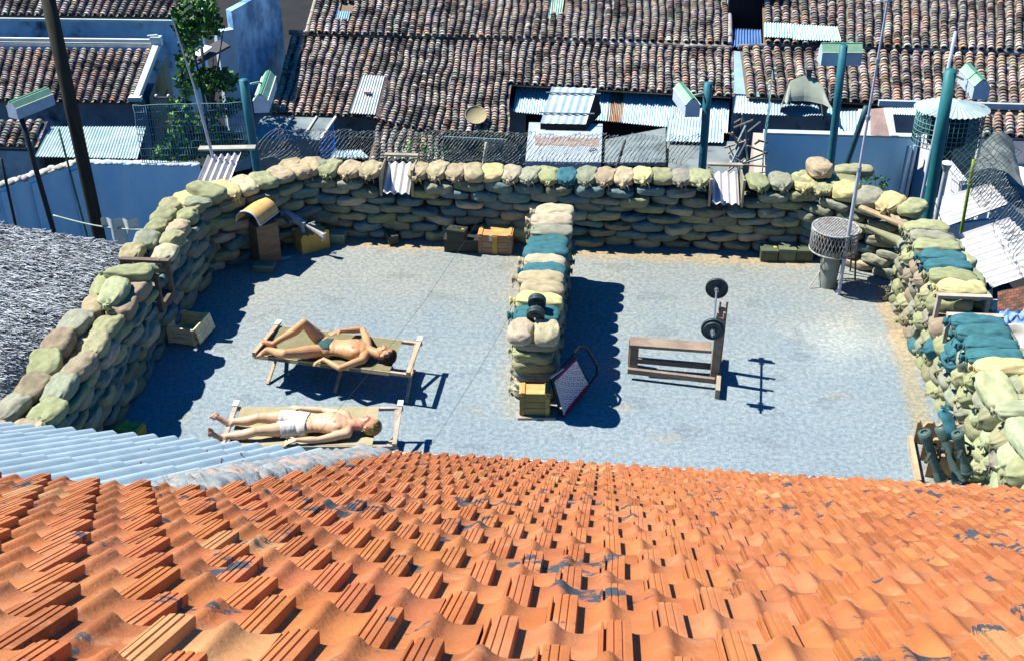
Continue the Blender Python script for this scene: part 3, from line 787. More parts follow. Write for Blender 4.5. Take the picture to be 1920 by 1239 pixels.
# curved seat shell on a box
q=P(487,455); sb0=P(492,415,.66); sb0.z=0
mb=MB(); mb.xf=frame_xf(sb0,rad(35)); mb.col=(.34,.24,.14); mb.box((0,0,.33),(.34,.32,.66)); 
mb.xf=None
bx_=ob('upended_crate',mb,M_cratew,None,'upended brown crate supporting the curved tan shell in the left corner','crate')
A=P(455,418,.62); B=P(508,392,.70)
sh=thing('curved_shell',V((c0.x,c0.y,.66)),'curved tan shell with a white rim propped on a crate in the left corner','curved shell')
c0=P(483,410,.72); ax=(P(505,380,.62)-P(462,420,.55)); ax.z=0; ax.normalize(); sx_=V((ax.y,-ax.x,0))
def shf(r): return lambda u,v: c0+ax*(-.26+.52*u)+sx_*(.20*r*math.cos(math.pi*(1-v)))+V((0,0,.20*r*math.sin(math.pi*v)+.03))
mb=MB(); mb.col=(1.0,.62,.22); mb.grid(shf(1.0),10,14,True); ob('shell',mb,M_matte,sh)
mb=MB(); mb.col=(.85,.85,.80); mb.tube([shf(1.0)(0,i/14) for i in range(15)],.014,6); mb.tube([shf(1.0)(i/10,1) for i in range(11)],.014,6); ob('rim',mb,M_paint,sh)
# ammunition cans
def can(c,yaw,label,col=(.07,.10,.07),dims=(.28,.15,.18),mark=None,tilt=0,group='ammunition cans'):
    c=V(c); t=thing('ammunition_can',c,label,'ammo can',group)
    X=frame_xf(c,yaw)@Matrix.Rotation(tilt,4,'X'); L,W,H=dims
    mb=MB(); mb.xf=X; mb.col=col; mb.box((0,0,(H-.03)/2),(L,W,H-.03)); mb.box((0,0,H*.45),(L*.7,W+.008,H*.5),col=tuple(x*1.15 for x in col)); ob('can_body',mb,M_paint,t)
    mb=MB(); mb.xf=X; mb.col=tuple(x*1.3 for x in col); mb.box((0,0,H-.015),(L+.012,W+.012,.029)); l=ob('lid',mb,M_paint,t)
    mb=MB(); mb.xf=X; mb.col=tuple(x*.8 for x in col); mb.tube([V((-.06,0,H+.002)),V((-.05,0,H+.022)),V((.05,0,H+.022)),V((.06,0,H+.002))],.005,6); ob('handle',mb,M_paint,l)
    if mark:
        mb=MB(); mb.xf=X; mb.col=mark; mb.box((.09,0,H+.001),(.045,.05,.004)); ob('painted_mark',mb,M_paint,l)
    return t
LG=(.28,.36,.26)
q=P(627,458); can((q.x,q.y+.1,0),-.1,'light green ammo can just right of the ragged carton',LG,(.34,.18,.16))
q=P(733,457); can((q.x,q.y+.05,0),-1.1,'small dark ammo can standing alone left of the black cans',(.05,.07,.06),(.26,.14,.16))
q=P(503,478); can((q.x,q.y,0),-.15,'ammo can with its lid catching the light, in the shade of the left corner',LG,(.32,.17,.20))
q=P(497,508); can((q.x,q.y,0),-.1,'ammo can nearest the camera in the shade of the left corner',(.18,.24,.18),(.30,.15,.12))
q=P(868,474); can((q.x-.02,q.y+.12,0),-.08,'wide black ammo can at the bottom of a pair beside the orange lidded crate',(.035,.045,.04),(.52,.24,.22))
q=P(862,450,.22); can((q.x-.04,q.y+.06,.225),-.3,'black ammo can with yellow mark stacked on the wide black can',(.04,.05,.04),(.28,.17,.16),mark=(.5,.4,.02))
for k,(u,nm,mk) in enumerate(((1442,'leftmost',(.85,.65,.03)),(1476,'middle',None),(1508,'rightmost',(.85,.65,.03)))):
    q=P(u,491); can((q.x,q.y+.12,0),(0 if k==1 else .04)-.09,'%s of the three ammo cans in a row at the right of the back wall'%nm,(.10,.13,.08) if k!=1 else (.17,.20,.13),(.25,.26,.19 if k!=1 else .21),mark=mk)
# bright board and odd pieces in the left corner
a=P(441,372,.70);b=P(499,355,.78)
mb=MB(); mb.bar(a,b,.13,.03,col=(.95,.90,.70)); mb.bar(a+V((0,0,-.3)),b+V((0,0,-.3)),.10,.03,col=(.4,.34,.25)); 
for p_ in(a.lerp(b,.12),a.lerp(b,.88)): mb.bar(V((p_.x,p_.y,0)),p_-V((0,0,.017)),.05,.05,col=(.4,.34,.25))
ob('plank_shelf',mb,M_cratew,None,'pale board shelf catching the sun in the left corner of the walls','shelf')
q=P(532,447,.0); mb=MB(); mb.lathe(V((q.x,q.y,.0)),[(0,.16),(.05,.155),(.085,.12),(.10,.06),(.115,.045),(.12,.04)],16,col=(.30,.33,.26)); ob('steel_helmet',mb,M_paint,None,'small round steel helmet on the floor left of the ragged carton','helmet')
q=P(533,487); mb=MB(); mb.grid(lambda u,v:V((q.x-.08+.18*u,q.y-.05+.1*v+.03*u,.02+.02*noise.noise(V((u*4,v*4,0))))),8,6,True,(.65,.72,.75)); mb.grid(lambda u,v:V((q.x-.08+.18*u,q.y-.05+.1*v+.03*u,.003)),8,6,True,(.65,.72,.75)); ob('crumpled_rag',mb,M_cloth,None,'pale crumpled rag on the shaded floor of the left corner','rag')
# webbed folding chair leaning on the middle wall
Pa,Pb,Pc,Pd=P(1038,714,.50),P(1084,668,.62),P(1108,712,.16),P(1056,777,.05)
ch=thing('folding_chair',V((Pd.x,Pd.y,0)),'folded garden chair with white and dark red patterned cover leaning on the middle wall','chair')
M_pat=bpy.data.materials.new('patterned_cover'); M_pat.use_nodes=True; _n=M_pat.node_tree; _b=_n.nodes['Principled BSDF']; _b.inputs['Roughness'].default_value=.8
_tc=_n.nodes.new('ShaderNodeTexCoord'); _mp=_n.nodes.new('ShaderNodeMapping'); _mp.inputs['Rotation'].default_value=(0,0,rad(45)); _mp.inputs['Scale'].default_value=(11,11,11)
_v=_n.nodes.new('ShaderNodeTexVoronoi'); _v.inputs['Randomness'].default_value=0; _v.inputs['Scale'].default_value=1.0; _v.distance='CHEBYCHEV'
_r=_n.nodes.new('ShaderNodeValToRGB'); el=_r.color_ramp.elements; el[0].position=.0; el[0].color=(.75,.72,.74,1); el[1].position=.16; el[1].color=(.10,.06,.12,1)
for pos,c in((.27,(.10,.06,.12,1)),(.29,(.75,.72,.76,1)),(.42,(.75,.72,.76,1)),(.46,(.32,.10,.17,1))):
    e=el.new(pos); e.color=c
_r.color_ramp.interpolation='CONSTANT'
_n.links.new(_tc.outputs['UV'],_mp.inputs[0]); _n.links.new(_mp.outputs[0],_v.inputs['Vector']); _n.links.new(_v.outputs['Distance'],_r.inputs[0]); _n.links.new(_r.outputs[0],_b.inputs['Base Color'])
mb=MB()
nrm=((Pb-Pa).cross(Pd-Pa)).normalized()
if nrm.z<0: nrm=-nrm
def pan(u,v): return Pa.lerp(Pb,u).lerp(Pd.lerp(Pc,u),v)
mb.grid(lambda u,v:pan(u*.86+.02,v)+nrm*(.012-.02*math.sin(math.pi*u)*math.sin(math.pi*v)),14,14,True)
co_=ob('cover',mb,M_pat,ch)
me=co_.data; uvl=me.uv_layers.new(name='UV'); k=0
for f in me.polygons:
    i=f.index; a_=i//14; b_=i%14
    for j,(du,dv) in enumerate(((0,0),(1,0),(1,1),(0,1))): uvl.data[f.loop_start+j].uv=((a_+du)/14*.55,(b_+dv)/14*.55)
mb=MB(); mb.col=(.60,.03,.06); 
mb.grid(lambda u,v:pan(u*.10-.02,v)+nrm*.02,3,12,True,(.75,.70,.74)); mb.grid(lambda u,v:pan(.08+u*.84,v*.05-.03)+nrm*.022,12,2,True,(.65,.03,.07)); mb.grid(lambda u,v:pan(.03+u*.8,.96+v*.07)+nrm*.022,12,2,True,(.5,.02,.06)); ob('red_edging',mb,M_cloth,ch)
mb=MB(); mb.col=(.02,.022,.03)
ex_=lambda u,v:pan(u,v)
mb.tube([ex_(.0,-.02)-nrm*.02,ex_(.5,-.12),ex_(1.15,-.12)+V((0,0,.05)),ex_(1.3,.1)+V((0,0,.05)),ex_(1.32,.8),ex_(1.2,1.06),ex_(.6,1.08),ex_(0,1.05)-nrm*.02],.016,8)
mb.tube([ex_(.0,-.02)-nrm*.05,ex_(.95,-.02)-nrm*.05,ex_(.97,1.0)-nrm*.04,ex_(0,1.0)-nrm*.05],.014,8,closed=True)
ob('tube_frame',mb,M_paint,ch)
mb=MB(); mb.tube([P(1032,708,.55),P(1046,698,.60),P(1056,690,.60)],.014,6,col=(.6,.6,.65)); ob('arm_rest',mb,M_paint,ch)
# round mesh drum on pedestal
db0=P(1553,541); db0.y+=.10
dr=thing('mesh_drum',db0,'round wire mesh drum on a thick pipe pedestal at the right of the terrace','mesh drum')
zt_=.93; zb_=.60; RD=.325
cx,cy=db0.x,db0.y
M_wire=mat('pale_wire',(.55,.60,.60),(.35,.30,.26),scale=20,rough=.6,attr=True)
mb=MB()
for k in range(-8,9):
    x=k*RD/8.5; h=math.sqrt(max(0,RD*RD-x*x))
    mb.bar((cx+x*.8-h*.6,cy+x*.6+h*.8,zt_),(cx+x*.8+h*.6,cy+x*.6-h*.8,zt_),.014,.006)
    mb.bar((cx+x*.8-h*-.6,cy-x*.6+h*.8,zt_+.006),(cx+x*.8-h*.6,cy-x*.6-h*.8,zt_+.006),.012,.005)
ob('top_grille',mb,M_wire,dr)
mb=MB()
NS=40
for k in range(NS):
    a0=2*math.pi*k/NS
    for sg in(1,-1):
        pts=[V((cx+RD*math.cos(a0+sg*t*.28),cy+RD*math.sin(a0+sg*t*.28),zt_-(zt_-zb_)*t)) for t in(0,.25,.5,.75,1)]
        mb.tube(pts,.006,4)
ob('side_mesh',mb,M_wire,dr)
mb=MB()
for zz in(zt_,zb_): mb.tube([V((cx+RD*math.cos(2*math.pi*i/36),cy+RD*math.sin(2*math.pi*i/36),zz)) for i in range(36)],.014,6,closed=True)
ob('hoop',mb,M_wire,dr)
mb=MB(); mb.cyl((cx,cy,zb_+.03),(cx,cy,zt_-.06),RD*.72,RD*.72,20,col=(.03,.035,.035)); mb.box((cx+.05,cy-RD*.72,zb_+.15),(.24,.1,.14),col=(.01,.01,.01)); ob('inner_drum',mb,M_matte,dr)
mb=MB(); mb.cyl((cx,cy,0),(cx,cy,zb_+.03),.13,.125,20,col=(.35,.40,.38)); ob('pedestal',mb,mat('pedestal_metal',(1,1,1),(.8,.75,.62),scale=7,rough=.6,attr=True),dr)
mb=MB(); mb.bar((cx-.28,cy-.1,.02),(cx-.12,cy,.25),.012,.012,col=(.5,.52,.5)); mb.bar((cx-.13,cy,.10),(cx-.13,cy,.5),.012,.012,col=(.5,.52,.5)); ob('brace',mb,M_paint,dr)
# radio mast
ab=P(1572,552); zt2=up_to(ab,-12)
an=thing('radio_mast',ab,'tall thin pale radio mast rising from the floor beside the mesh drum','mast','thin radio masts')
mb=MB(); mb.cyl(ab,(ab.x,ab.y,zt2*.45),.028,.026,10,col=(.62,.68,.80)); ob('lower_tube',mb,M_paint,an)
mb=MB(); mb.cyl((ab.x,ab.y,zt2*.45),(ab.x,ab.y,zt2),.02,.013,8,col=(.62,.70,.84)); ob('upper_tube',mb,M_paint,an)
mb=MB(); 
for h in(.2,.45,.62,.8): mb.cyl((ab.x,ab.y,zt2*h-.03),(ab.x,ab.y,zt2*h+.03),.032,.032,8,col=(.35,.42,.5))
ob('joint_clamp',mb,M_paint,an)
mb=MB(); zz=up_to(ab,4); mb.bar((ab.x-.19,ab.y-.02,zz),(ab.x+.1,ab.y,zz+.02),.012,.012,col=(.6,.7,.8)); ob('cross_arm',mb,M_paint,an)
# stool / round table behind the drum with a board
q=P(1595,432,.75); st_=thing('round_stool',V((q.x,q.y,0)),'round topped stool half hidden behind the mesh drum and mast','stool')
mb=MB(); mb.cyl((q.x,q.y,.73),(q.x,q.y,.76),.16,.16,22,col=(.42,.42,.26)); ob('seat',mb,M_matte,st_)
for k in range(4):
    a_=math.pi/4+k*math.pi/2; mb=MB(); mb.cyl((q.x+.1*math.cos(a_),q.y+.1*math.sin(a_),.73),(q.x+.2*math.cos(a_),q.y+.2*math.sin(a_),0),.014,.014,8,col=(.1,.1,.1)); ob('leg',mb,M_paint,st_)
mb=MB(); a=P(1622,425,.85); b=P(1688,455,.70); mb.grid(lambda u,v:a.lerp(b,u)+V((0,(.035+.10*u)*math.cos(2*math.pi*v),(.03+.05*u)*math.sin(2*math.pi*v)+0)),12,14,True,(.46,.46,.28)); ob('cloth_cone',mb,M_cloth,None,'tapering olive cloth bundle stretched from the stool to the right wall','cloth bundle')
a=P(1612,388,1.02); b=P(1700,425,.92)
mb=MB(); mb.bar(a,b,.12,.03,col=(.62,.48,.30)); ob('plank',mb,M_cratew,None,'brown plank laid along the inner edge of the slanting right corner','plank')
# dark netting heap below
q=P(1640,470); 
# embrasure frames and metal sheets
def embras(c,side,label,label2):
    t=thing('embrasure_frame',c-V((0,0,0)),label,'timber frame','embrasure frames')
    off=bn
    w_=.245
    base=V((c.x,c.y,0))
    for s in(-1,1):
        for o_ in(0.02,.52):
            p_=base+bd*(s*w_)+off*o_
            mb=MB(); mb.col=(.50,.46,.32)
            mb.box((p_.x,p_.y,.97),(.035,.06,.44),rz=ang(bd))
            ob('post',mb,M_cratew,t)
    for s in(-1,1):
        mb=MB(); mb.col=(.42,.42,.28); p0=base+bd*(s*w_)+off*0.045+V((0,0,.96)); p1=base+bd*(s*w_)+off*.495+V((0,0,.96)); mb.bar(p0,p1,.02,.40); ob('side_board',mb,M_cratew,t)
    mb=MB(); mb.col=(.46,.44,.36); p0=base+bd*(-w_-.02)+off*.56+V((0,0,1.20)); p1=base+bd*(w_+.02)+off*.56+V((0,0,1.20)); mb.bar(p0,p1,.09,.03); ob('lintel',mb,M_cratew,t)
    # corrugated slide
    mb=MB(); mb.col=(1.45,1.35,1.3)
    def f(u,v):
        x=(-.20+.40*u); ph=u*3.5*2*math.pi
        return base+bd*x+off*(.50-.56*v)+V((0,0,1.10-.27*v+.018*math.cos(ph)))
    mb.grid(f,44,6,True); mb.grid(lambda u,v:f(u,1)-V((0,0,.012*v)),44,1,True,(.5,.5,.5))
    ob('corrugated_sheet',mb,mat('white_sheet',(.62,.62,.64),(.52,.53,.56),scale=5,rough=.7,c3=(.35,.33,.3),s3=6,t3=(.68,.8),attr=True),None,label2,'metal sheet','sheets in the embrasures')
e1=B0+bd*((emb1-B0).dot(bd)); e2=B0+bd*((emb2-B0).dot(bd))
embras(V((e1.x,e1.y,.75)),0,'timber frame of the left embrasure in the back wall','white corrugated sheet sloping through the left embrasure of the back wall')
embras(V((e2.x,e2.y,.75)),1,'timber frame of the right embrasure in the back wall','white corrugated sheet sloping through the right embrasure of the back wall')
# corner sheet outside left
a=P(352,352,.55);
q0=P(392,300,1.0); 
def cs(u,v):
    A0=P(385,303,1.0)+V((0,.2,0)); A1=P(448,298,1.0)+V((0,.2,0)); B0_=P(352,385,.72)
    p=A0.lerp(A1,u)+(B0_-A0)*v
    return p+V((0,0,.03*math.cos(u*5*2*math.pi)))
mb=MB(); mb.col=(1.3,1.25,1.2); mb.grid(cs,44,8,True); mb.grid(lambda u,v:cs(u,1)-V((0,0,.012*v)),44,1,True)
ob('corrugated_sheet',mb,MATS['white_sheet'],None,'white corrugated sheet sloping down outside the left corner of sandbags','metal sheet')
mb=MB(); mb.bar(P(362,297,1.05)+V((0,.4,0)),P(470,295,1.05)+V((0,.4,0)),.16,.03,col=(.55,.56,.50)); ob('plank',mb,M_cratew,None,'grey board across the head of the corner sheet behind the left corner','plank')
# thin mast, left
q=P(404,306,1.0)+V((0,.15,0)); tp=PY(322,32,q.y+.3)
lm=thing('radio_mast',V((q.x,q.y,1.0)),'thin leaning mast rising behind the left corner of sandbags','mast','thin radio masts')
mb=MB(); mb.cyl(q-V((0,0,.6)),q.lerp(tp,.5),.026,.024,8,col=(.60,.64,.70)); ob('lower_tube',mb,M_paint,lm)
mb=MB(); mb.cyl(q.lerp(tp,.5),tp,.018,.009,8,col=(.55,.62,.70)); ob('upper_tube',mb,M_paint,lm)
# timber frames in the side walls
def sideframe(c,dv,nv,label,col,depth=.60,w=.48,h=.50):
    t=thing('gap_frame',c,label,'timber frame'); base=V((c.x,c.y,.58))
    for s in(-1,1):
        for o_ in(-.5,.5):
            p_=base+dv*(s*w/2)+nv*(o_*depth); mb=MB(); mb.col=vary(col); mb.box((p_.x,p_.y,.58+h/2),(.05,.07,h),rz=ang(nv)); ob('post',mb,M_cratew,t)
        mb=MB(); mb.col=vary(col); a_=base+dv*(s*w/2)+nv*(-depth/2-.03)+V((0,0,h+.022)); b_=base+dv*(s*w/2)+nv*(depth/2+.03)+V((0,0,h+.022)); mb.bar(a_,b_,.08,.04); ob('beam',mb,M_cratew,t)
    for s in(0,1):
        o_=-.5+s
        mb=MB(); mb.col=vary(col); a_=base+dv*(-w/2+.045)+nv*(o_*depth)+V((0,0,.05)); b_=base+dv*(w/2-.045)+nv*(o_*depth)+V((0,0,.05)); mb.bar(a_,b_,.05,.09); ob('sill',mb,M_cratew,t)
gr=R0+rdn*((gapR-R0).dot(rdn))+rn*.36; sideframe(gr,rdn,rn,'pale timber frame standing in the gap of the right wall',(.62,.55,.46))
gl=L0+ld*((gapL-L0).dot(ld))+ln*.3; sideframe(gl,ld,ln,'dark timber frame standing in the gap of the left wall',(.20,.16,.12),w=.42)
# launcher tubes bottom right
def launcher(a,b,r,label,sight=True):
    d=(b-a).normalized(); t=thing('launcher_tube',V((b.x,b.y,min(a.z,b.z))),label,'launcher tube','green launcher tubes leaning at the right wall')
    GCc=(.10,.17,.15)
    mb=MB(); mb.cyl(a+d*.02,b-d*.02,r*.78,r*.78,16,caps=True,col=GCc); ob('tube',mb,M_paint,t)
    L_=(b-a).length
    mb=MB(); M=d.to_track_quat('Z','Y').to_matrix()
    mb.lathe(a,[(r*.6,-.01),(r*1.15,-.01),(r*1.15,.05),(r,.13),(r*.8,.16)],16,M=M,col=GCc); mb.lathe(a,[(r*.0,.01),(r*.7,.008),(r*.62,-.01)],16,M=M,col=(.06,.12,.10)); ob('rear_cone',mb,M_paint,t)
    mb=MB(); mb.lathe(b,[(r*.8,-.12),(r*1.05,-.05),(r*1.18,.0),(r*1.18,.012),(r*.9,.012),(r*.85,-.03),(0,-.03)],16,M=M,col=GCc); mb.lathe(b,[(r*1.2,-.02),(r*1.2,.0),(r*1.14,.014)],16,M=M,col=(.42,.50,.50)); mb.lathe(b,[(r*.86,.002),(0,.002)],16,M=M,col=(.01,.012,.012)); ob('muzzle',mb,M_paint,t)
    s_=d.cross(V((0,0,1))).normalized(); u_=s_.cross(d)
    mb=MB(); mb.tube([a+d*L_*.25+u_*r*.9,a+d*L_*.32+u_*(r+.05)+s_*.03,a+d*L_*.5+u_*(r+.02)+s_*.04,a+d*L_*.62+u_*r*.8],.014,6,col=(.02,.03,.03)); ob('carry_strap',mb,M_matte,t)
    mb=MB(); mb.bar(a+d*L_*.38+s_*r,a+d*L_*.44+s_*(r+.10)-u_*.05,.03,.05,col=(.03,.05,.05)); mb.bar(a+d*L_*.42+u_*r,a+d*L_*.42+u_*(r+.08),.04,.03,col=(.03,.05,.05)); ob('grip_and_sight',mb,M_paint,t)
launcher(P(1733,810,.72),P(1764,898,.16),.062,'green launcher tube nearest the open floor, at the foot of the right wall')
launcher(P(1764,800,.62),P(1797,902,.12),.062,'green launcher tube in the middle of the three at the right wall')
launcher(P(1795,812,.88),P(1813,882,.42),.055,'green launcher tube closest to the sandbags of the right wall')
# scalloped wooden rack under the tubes
rk=thing('wooden_rack',P(1722,880),'scalloped wooden rack under the launcher tubes beside the roof edge','rack')
for k,(u,v) in enumerate(((1712,830),(1724,862),(1734,893))):
    a_=P(u,v,.0)
    mb=MB(); mb.col=vary((.66,.46,.26))
    n=24; W_=.46
    prof=[(x*W_/n, .30-.07*max(0,math.sin(x/n*3*math.pi*2-1.2))) for x in range(n+1)]
    top=[V((a_.x+x,a_.y+.12*(-x),z_)) for x,z_ in prof]; bot=[V((p_.x,p_.y,0.004)) for p_ in top]
    th_=V((.02,.05,0))
    for i in range(n):
        mb._a([bot[i],bot[i+1],top[i+1],top[i],bot[i]+th_,bot[i+1]+th_,top[i+1]+th_,top[i]+th_],[(0,1,2,3),(5,4,7,6),(3,2,6,7),(0,4,5,1)])
    mb._a([bot[0],top[0],top[0]+th_,bot[0]+th_],[(0,1,2,3)])
    ob('scalloped_board',mb,M_cratew,rk)
mb=MB(); mb.col=(.72,.56,.36); mb.bar(P(1706,822,.05),P(1722,905,.05),.05,.10); ob('runner',mb,M_cratew,rk)
# teal cloth sack by the tubes
a=P(1768,768,.85); b=P(1786,818,.55)
mb=MB(); mb.grid(lambda u,v:a.lerp(b,u)+V(((.085-.035*u)*min(1,u*5)*math.cos(2*math.pi*v)*(1+.25*math.sin(6*math.pi*v+u*3)),(.06)*min(1,u*5)*math.sin(2*math.pi*v)+.02*math.sin(u*7),.02*math.sin(2*math.pi*v))),12,20,True,(.10,.33,.42)); ob('cloth_roll',mb,M_cloth,None,'teal cloth roll hanging down the right wall above the launcher tubes','cloth roll')
# cables
def cable(pts,r,label,col=(.04,.05,.06),group=None,name='cable'):
    mb=MB(); mb.col=col
    out=[]
    for i in range(len(pts)-1):
        for k in range(6): out.append(V(pts[i]).lerp(V(pts[i+1]),k/6))
    out.append(V(pts[-1])); mb.tube(out,r,5); ob(name,mb,M_matte,None,label,'cable',group)
cable([PY(1752,375,16.6),PY(1776,450,15.2),PY(1812,548,13.4),PY(1832,640,12),PY(1866,745,10.9),PY(1922,900,9.2)],.007,'dark cable running over the right wall top, the longer of the two',group='cables over the right wall')
cable([PY(1856,625,12.2),PY(1862,690,11.4),PY(1880,760,10.7),PY(1928,900,9.2)],.007,'dark cable running over the right wall top, the shorter outer one',group='cables over the right wall')
cable([PY(958,262,17.6),PY(890,425,14.6),PY(800,560,12.6),PY(700,690,11.0),PY(598,810,9.6)],.0022,'thin wire crossing the terrace above the two sunbathers')
# ------------------------------------------------------------ old quarter beyond the terrace
OLD=[(1.15,.95,.78),(1.0,.70,.52),(.70,.64,.58),(.5,.49,.48),(.30,.30,.32),(1.2,1.08,.98),(1.5,1.36,1.25),(.22,.22,.24),(.9,.78,.68),(1.1,.78,.6),(.8,.76,.72)]
def barrel_roof(name,EL,ER,RL,RR,pitch,expo,parent,dark=.3,seed=0,holes=(),label=None,wav=.25,pale=.0,red=0):
    """rows of overlapping half round tiles; EL,ER eave corners, RL,RR upper corners"""
    r=random.Random(seed); mb=MB()
    n=max(2,round((ER-EL).length/pitch)); Ls=((RL-EL).length+(RR-ER).length)/2; m=max(2,int(Ls/expo))
    e=(ER-EL).normalized(); up=(RL-EL).normalized(); nn=e.cross(up).normalized()
    if nn.z<0: nn=-nn
    ph=[r.uniform(0,6.28) for _ in range(n+2)]
    def pt(a,b): # a columns, b rows
        u=a/n; v=b/m
        return EL.lerp(ER,u).lerp(RL.lerp(RR,u),v)
    K=5
    cc_=V((1,1,1))
    for c in range(n):
        for k in range(m):
            u=(c+.5)/n; v=(k+.5)/m
            if any(h[0]<u<h[1] and h[2]<v<h[3] for h in holes): continue
            wa=wav*math.sin(k*.35+ph[c]*.4+seed)*.35+wav*.5*noise.noise(V((c*.35,k*.16,seed)))
            wb=wav*math.sin((k+1)*.35+ph[c]*.4+seed)*.35+wav*.5*noise.noise(V((c*.35,(k+1)*.16,seed)))
            p0=pt(c+.5+wa,k); p1=pt(c+.5+wb,k+1.25)
            R0_=pitch*.36*r.uniform(.92,1.08); R1_=R0_*.84; s=.02+r.uniform(-.006,.012)
            dk=noise.noise(V((c*.22,k*.22,seed+5)))
            t=OLD[r.randrange(len(OLD))]
            q=(1-.8*max(0,min(1,dk*2.0+.12+dark*.8))) if r.random()<.8 else 1
            q=max(.26,q)*1.0
            if r.random()<.03+pale: t=(1.6,1.45,1.35); q=1
            if red and r.random()<red: t=(1.25,.70,.45)
            cc_=cc_*.62+V(t)*.38 if k else V(t); t=tuple(x*q*r.uniform(.9,1.1) for x in cc_)
            sk=e*jitr(r,.012)
            vs=[]
            for (p,rr,h) in ((p0,R0_,s+.018),(p1,R1_,.004)):
                for i in range(K+1):
                    a=math.pi*i/K; vs.append(p-e*(rr*math.cos(a))+nn*(h+rr*.85*math.sin(a))+sk)
            for i in range(K+1): # lip
                a=math.pi*i/K; vs.append(p0-e*((R0_-.014)*math.cos(a))+nn*(s+.0+(R0_-.014)*.85*math.sin(a)-.012)+sk)
            fs=[(i,i+1,K+2+i,K+1+i) for i in range(K)]
            mb._a(vs,fs,True,t)
            mb._a([vs[i] for i in range(K+1)]+[vs[2*K+2+i] for i in range(K+1)],[(K+1+i,K+2+i,i+1,i) for i in range(K)],False,tuple(x*.8 for x in t))
            # pan tile between this column and the next
            if c<n-1 or True:
                t2=tuple(x*.55*r.uniform(.7,1.2) for x in OLD[r.randrange(len(OLD))])
                a0=pt(c+.5+wa,k);b0=pt(c+1.5+wa,k);a1=pt(c+.5+wb,k+1.1);b1=pt(c+1.5+wb,k+1.1)
                vs=[]
                for A,B,h in((a0,b0,.012),(a1,b1,0)):
                    for f,d in((.15,.0),(.35,-.022),(.65,-.022),(.85,.0)): vs.append(A.lerp(B,f)+nn*(h+d-.004))
                mb._a(vs,[(i,i+1,5+i,4+i) for i in range(3)],True,t2)
    o=ob(name,mb,M_oldtile,parent,label,attr=True)
    # battens under the tiles so no light leaks
    d=MB(); dn=nn*-.045
    d._a([EL+dn,ER+dn,RR+dn,RL+dn,EL+dn*2.2,ER+dn*2.2,RR+dn*2.2,RL+dn*2.2],[(0,1,2,3),(7,6,5,4),(0,4,5,1),(1,5,6,2),(2,6,7,3),(3,7,4,0)])
    ob('roof_boarding',d,MATS['bare_board'],parent)
    return o
def jitr(r,a): return r.uniform(-a,a)
def corr(name,c00,c10,c11,c01,n,amp,m,parent=None,label=None,cat=None,col=(1,1,1),group=None,along='v',sag=0,stains=0):
    """corrugated sheet from four corners (c00->c10 is u, c00->c01 is v); waves run along v"""
    mb=MB(); nn=(c10-c00).cross(c01-c00).normalized()
    if nn.z<0: nn=-nn
    def f(u,v):
        p=c00.lerp(c10,u).lerp(c01.lerp(c11,u),v)
        if along=='v': ph=u*n
        else: ph=v*n
        return p+nn*(amp*math.cos(ph*2*math.pi)+sag*noise.noise(p*2.5))
    nu,nv=(n*5,4) if along=='v' else (4,n*5)
    mb.grid(f,nu,nv,True,col)
    # thickness rim
    mb.grid(lambda u,v:f(u,v)-nn*.012,nu,nv,True,tuple(x*.5 for x in col))
    return ob(name,mb,m,parent,label,cat,group)
def wallquad(mb,p0,p1,zt,zb,th=.2,col=None):
    d=(V((p1.x,p1.y,0))-V((p0.x,p0.y,0))); L_=d.length; a=ang(d); m=(p0+p1)/2
    mb.box((m.x,m.y,(zt+zb)/2),(L_,th,zt-zb),rz=a,col=col)
def house_box(parent,p,zt,m,name='wall',col=(1,1,1)):
    mb=MB(); mb.col=col; slab([V((q.x,q.y,0)) for q in p],zt,GZ,mb); return ob(name,mb,m,parent)
M_plaster=mat('stained_plaster',(.34,.42,.50),(.22,.30,.38),scale=1.2,rough=.95,bump=.3,bscale=12,c3=(.05,.07,.10),s3=1.6,t3=(.52,.72),attr=True)
M_grime=mat('grimy_concrete',(.30,.33,.33),(.20,.23,.24),scale=1.5,rough=.95,c3=(.06,.07,.07),s3=3,t3=(.55,.75),attr=True)
# --- centre house, front slope
F1=Plane(P(1160,168,-3.4),24,6.5)
def f1(u,v): return F1.at(u,v)
hc=thing('tiled_house',V((f1(950,170).x,f1(950,170).y+1,GZ)),'long old house with a weathered half round tile roof behind the middle of the terrace','house')
S=9
barrel_roof('roof_slope',f1(508,214),f1(672,219),f1(545,66),f1(713,71),.245,.105,hc,dark=-.15,seed=S,red=.15,pale=.05)
barrel_roof('roof_slope',f1(672,219),f1(826,252),f1(713,71),f1(858,74),.245,.105,hc,dark=.25,seed=S+1,wav=.4)
barrel_roof('roof_slope',f1(826,248),f1(946,254),f1(858,74),f1(962,77),.245,.105,hc,dark=.15,seed=S+2,red=.1)
barrel_roof('roof_slope',f1(950,157),f1(1371,181),f1(962,77),f1(1371,92),.245,.105,hc,dark=.0,seed=S+3,pale=.05,red=.1)
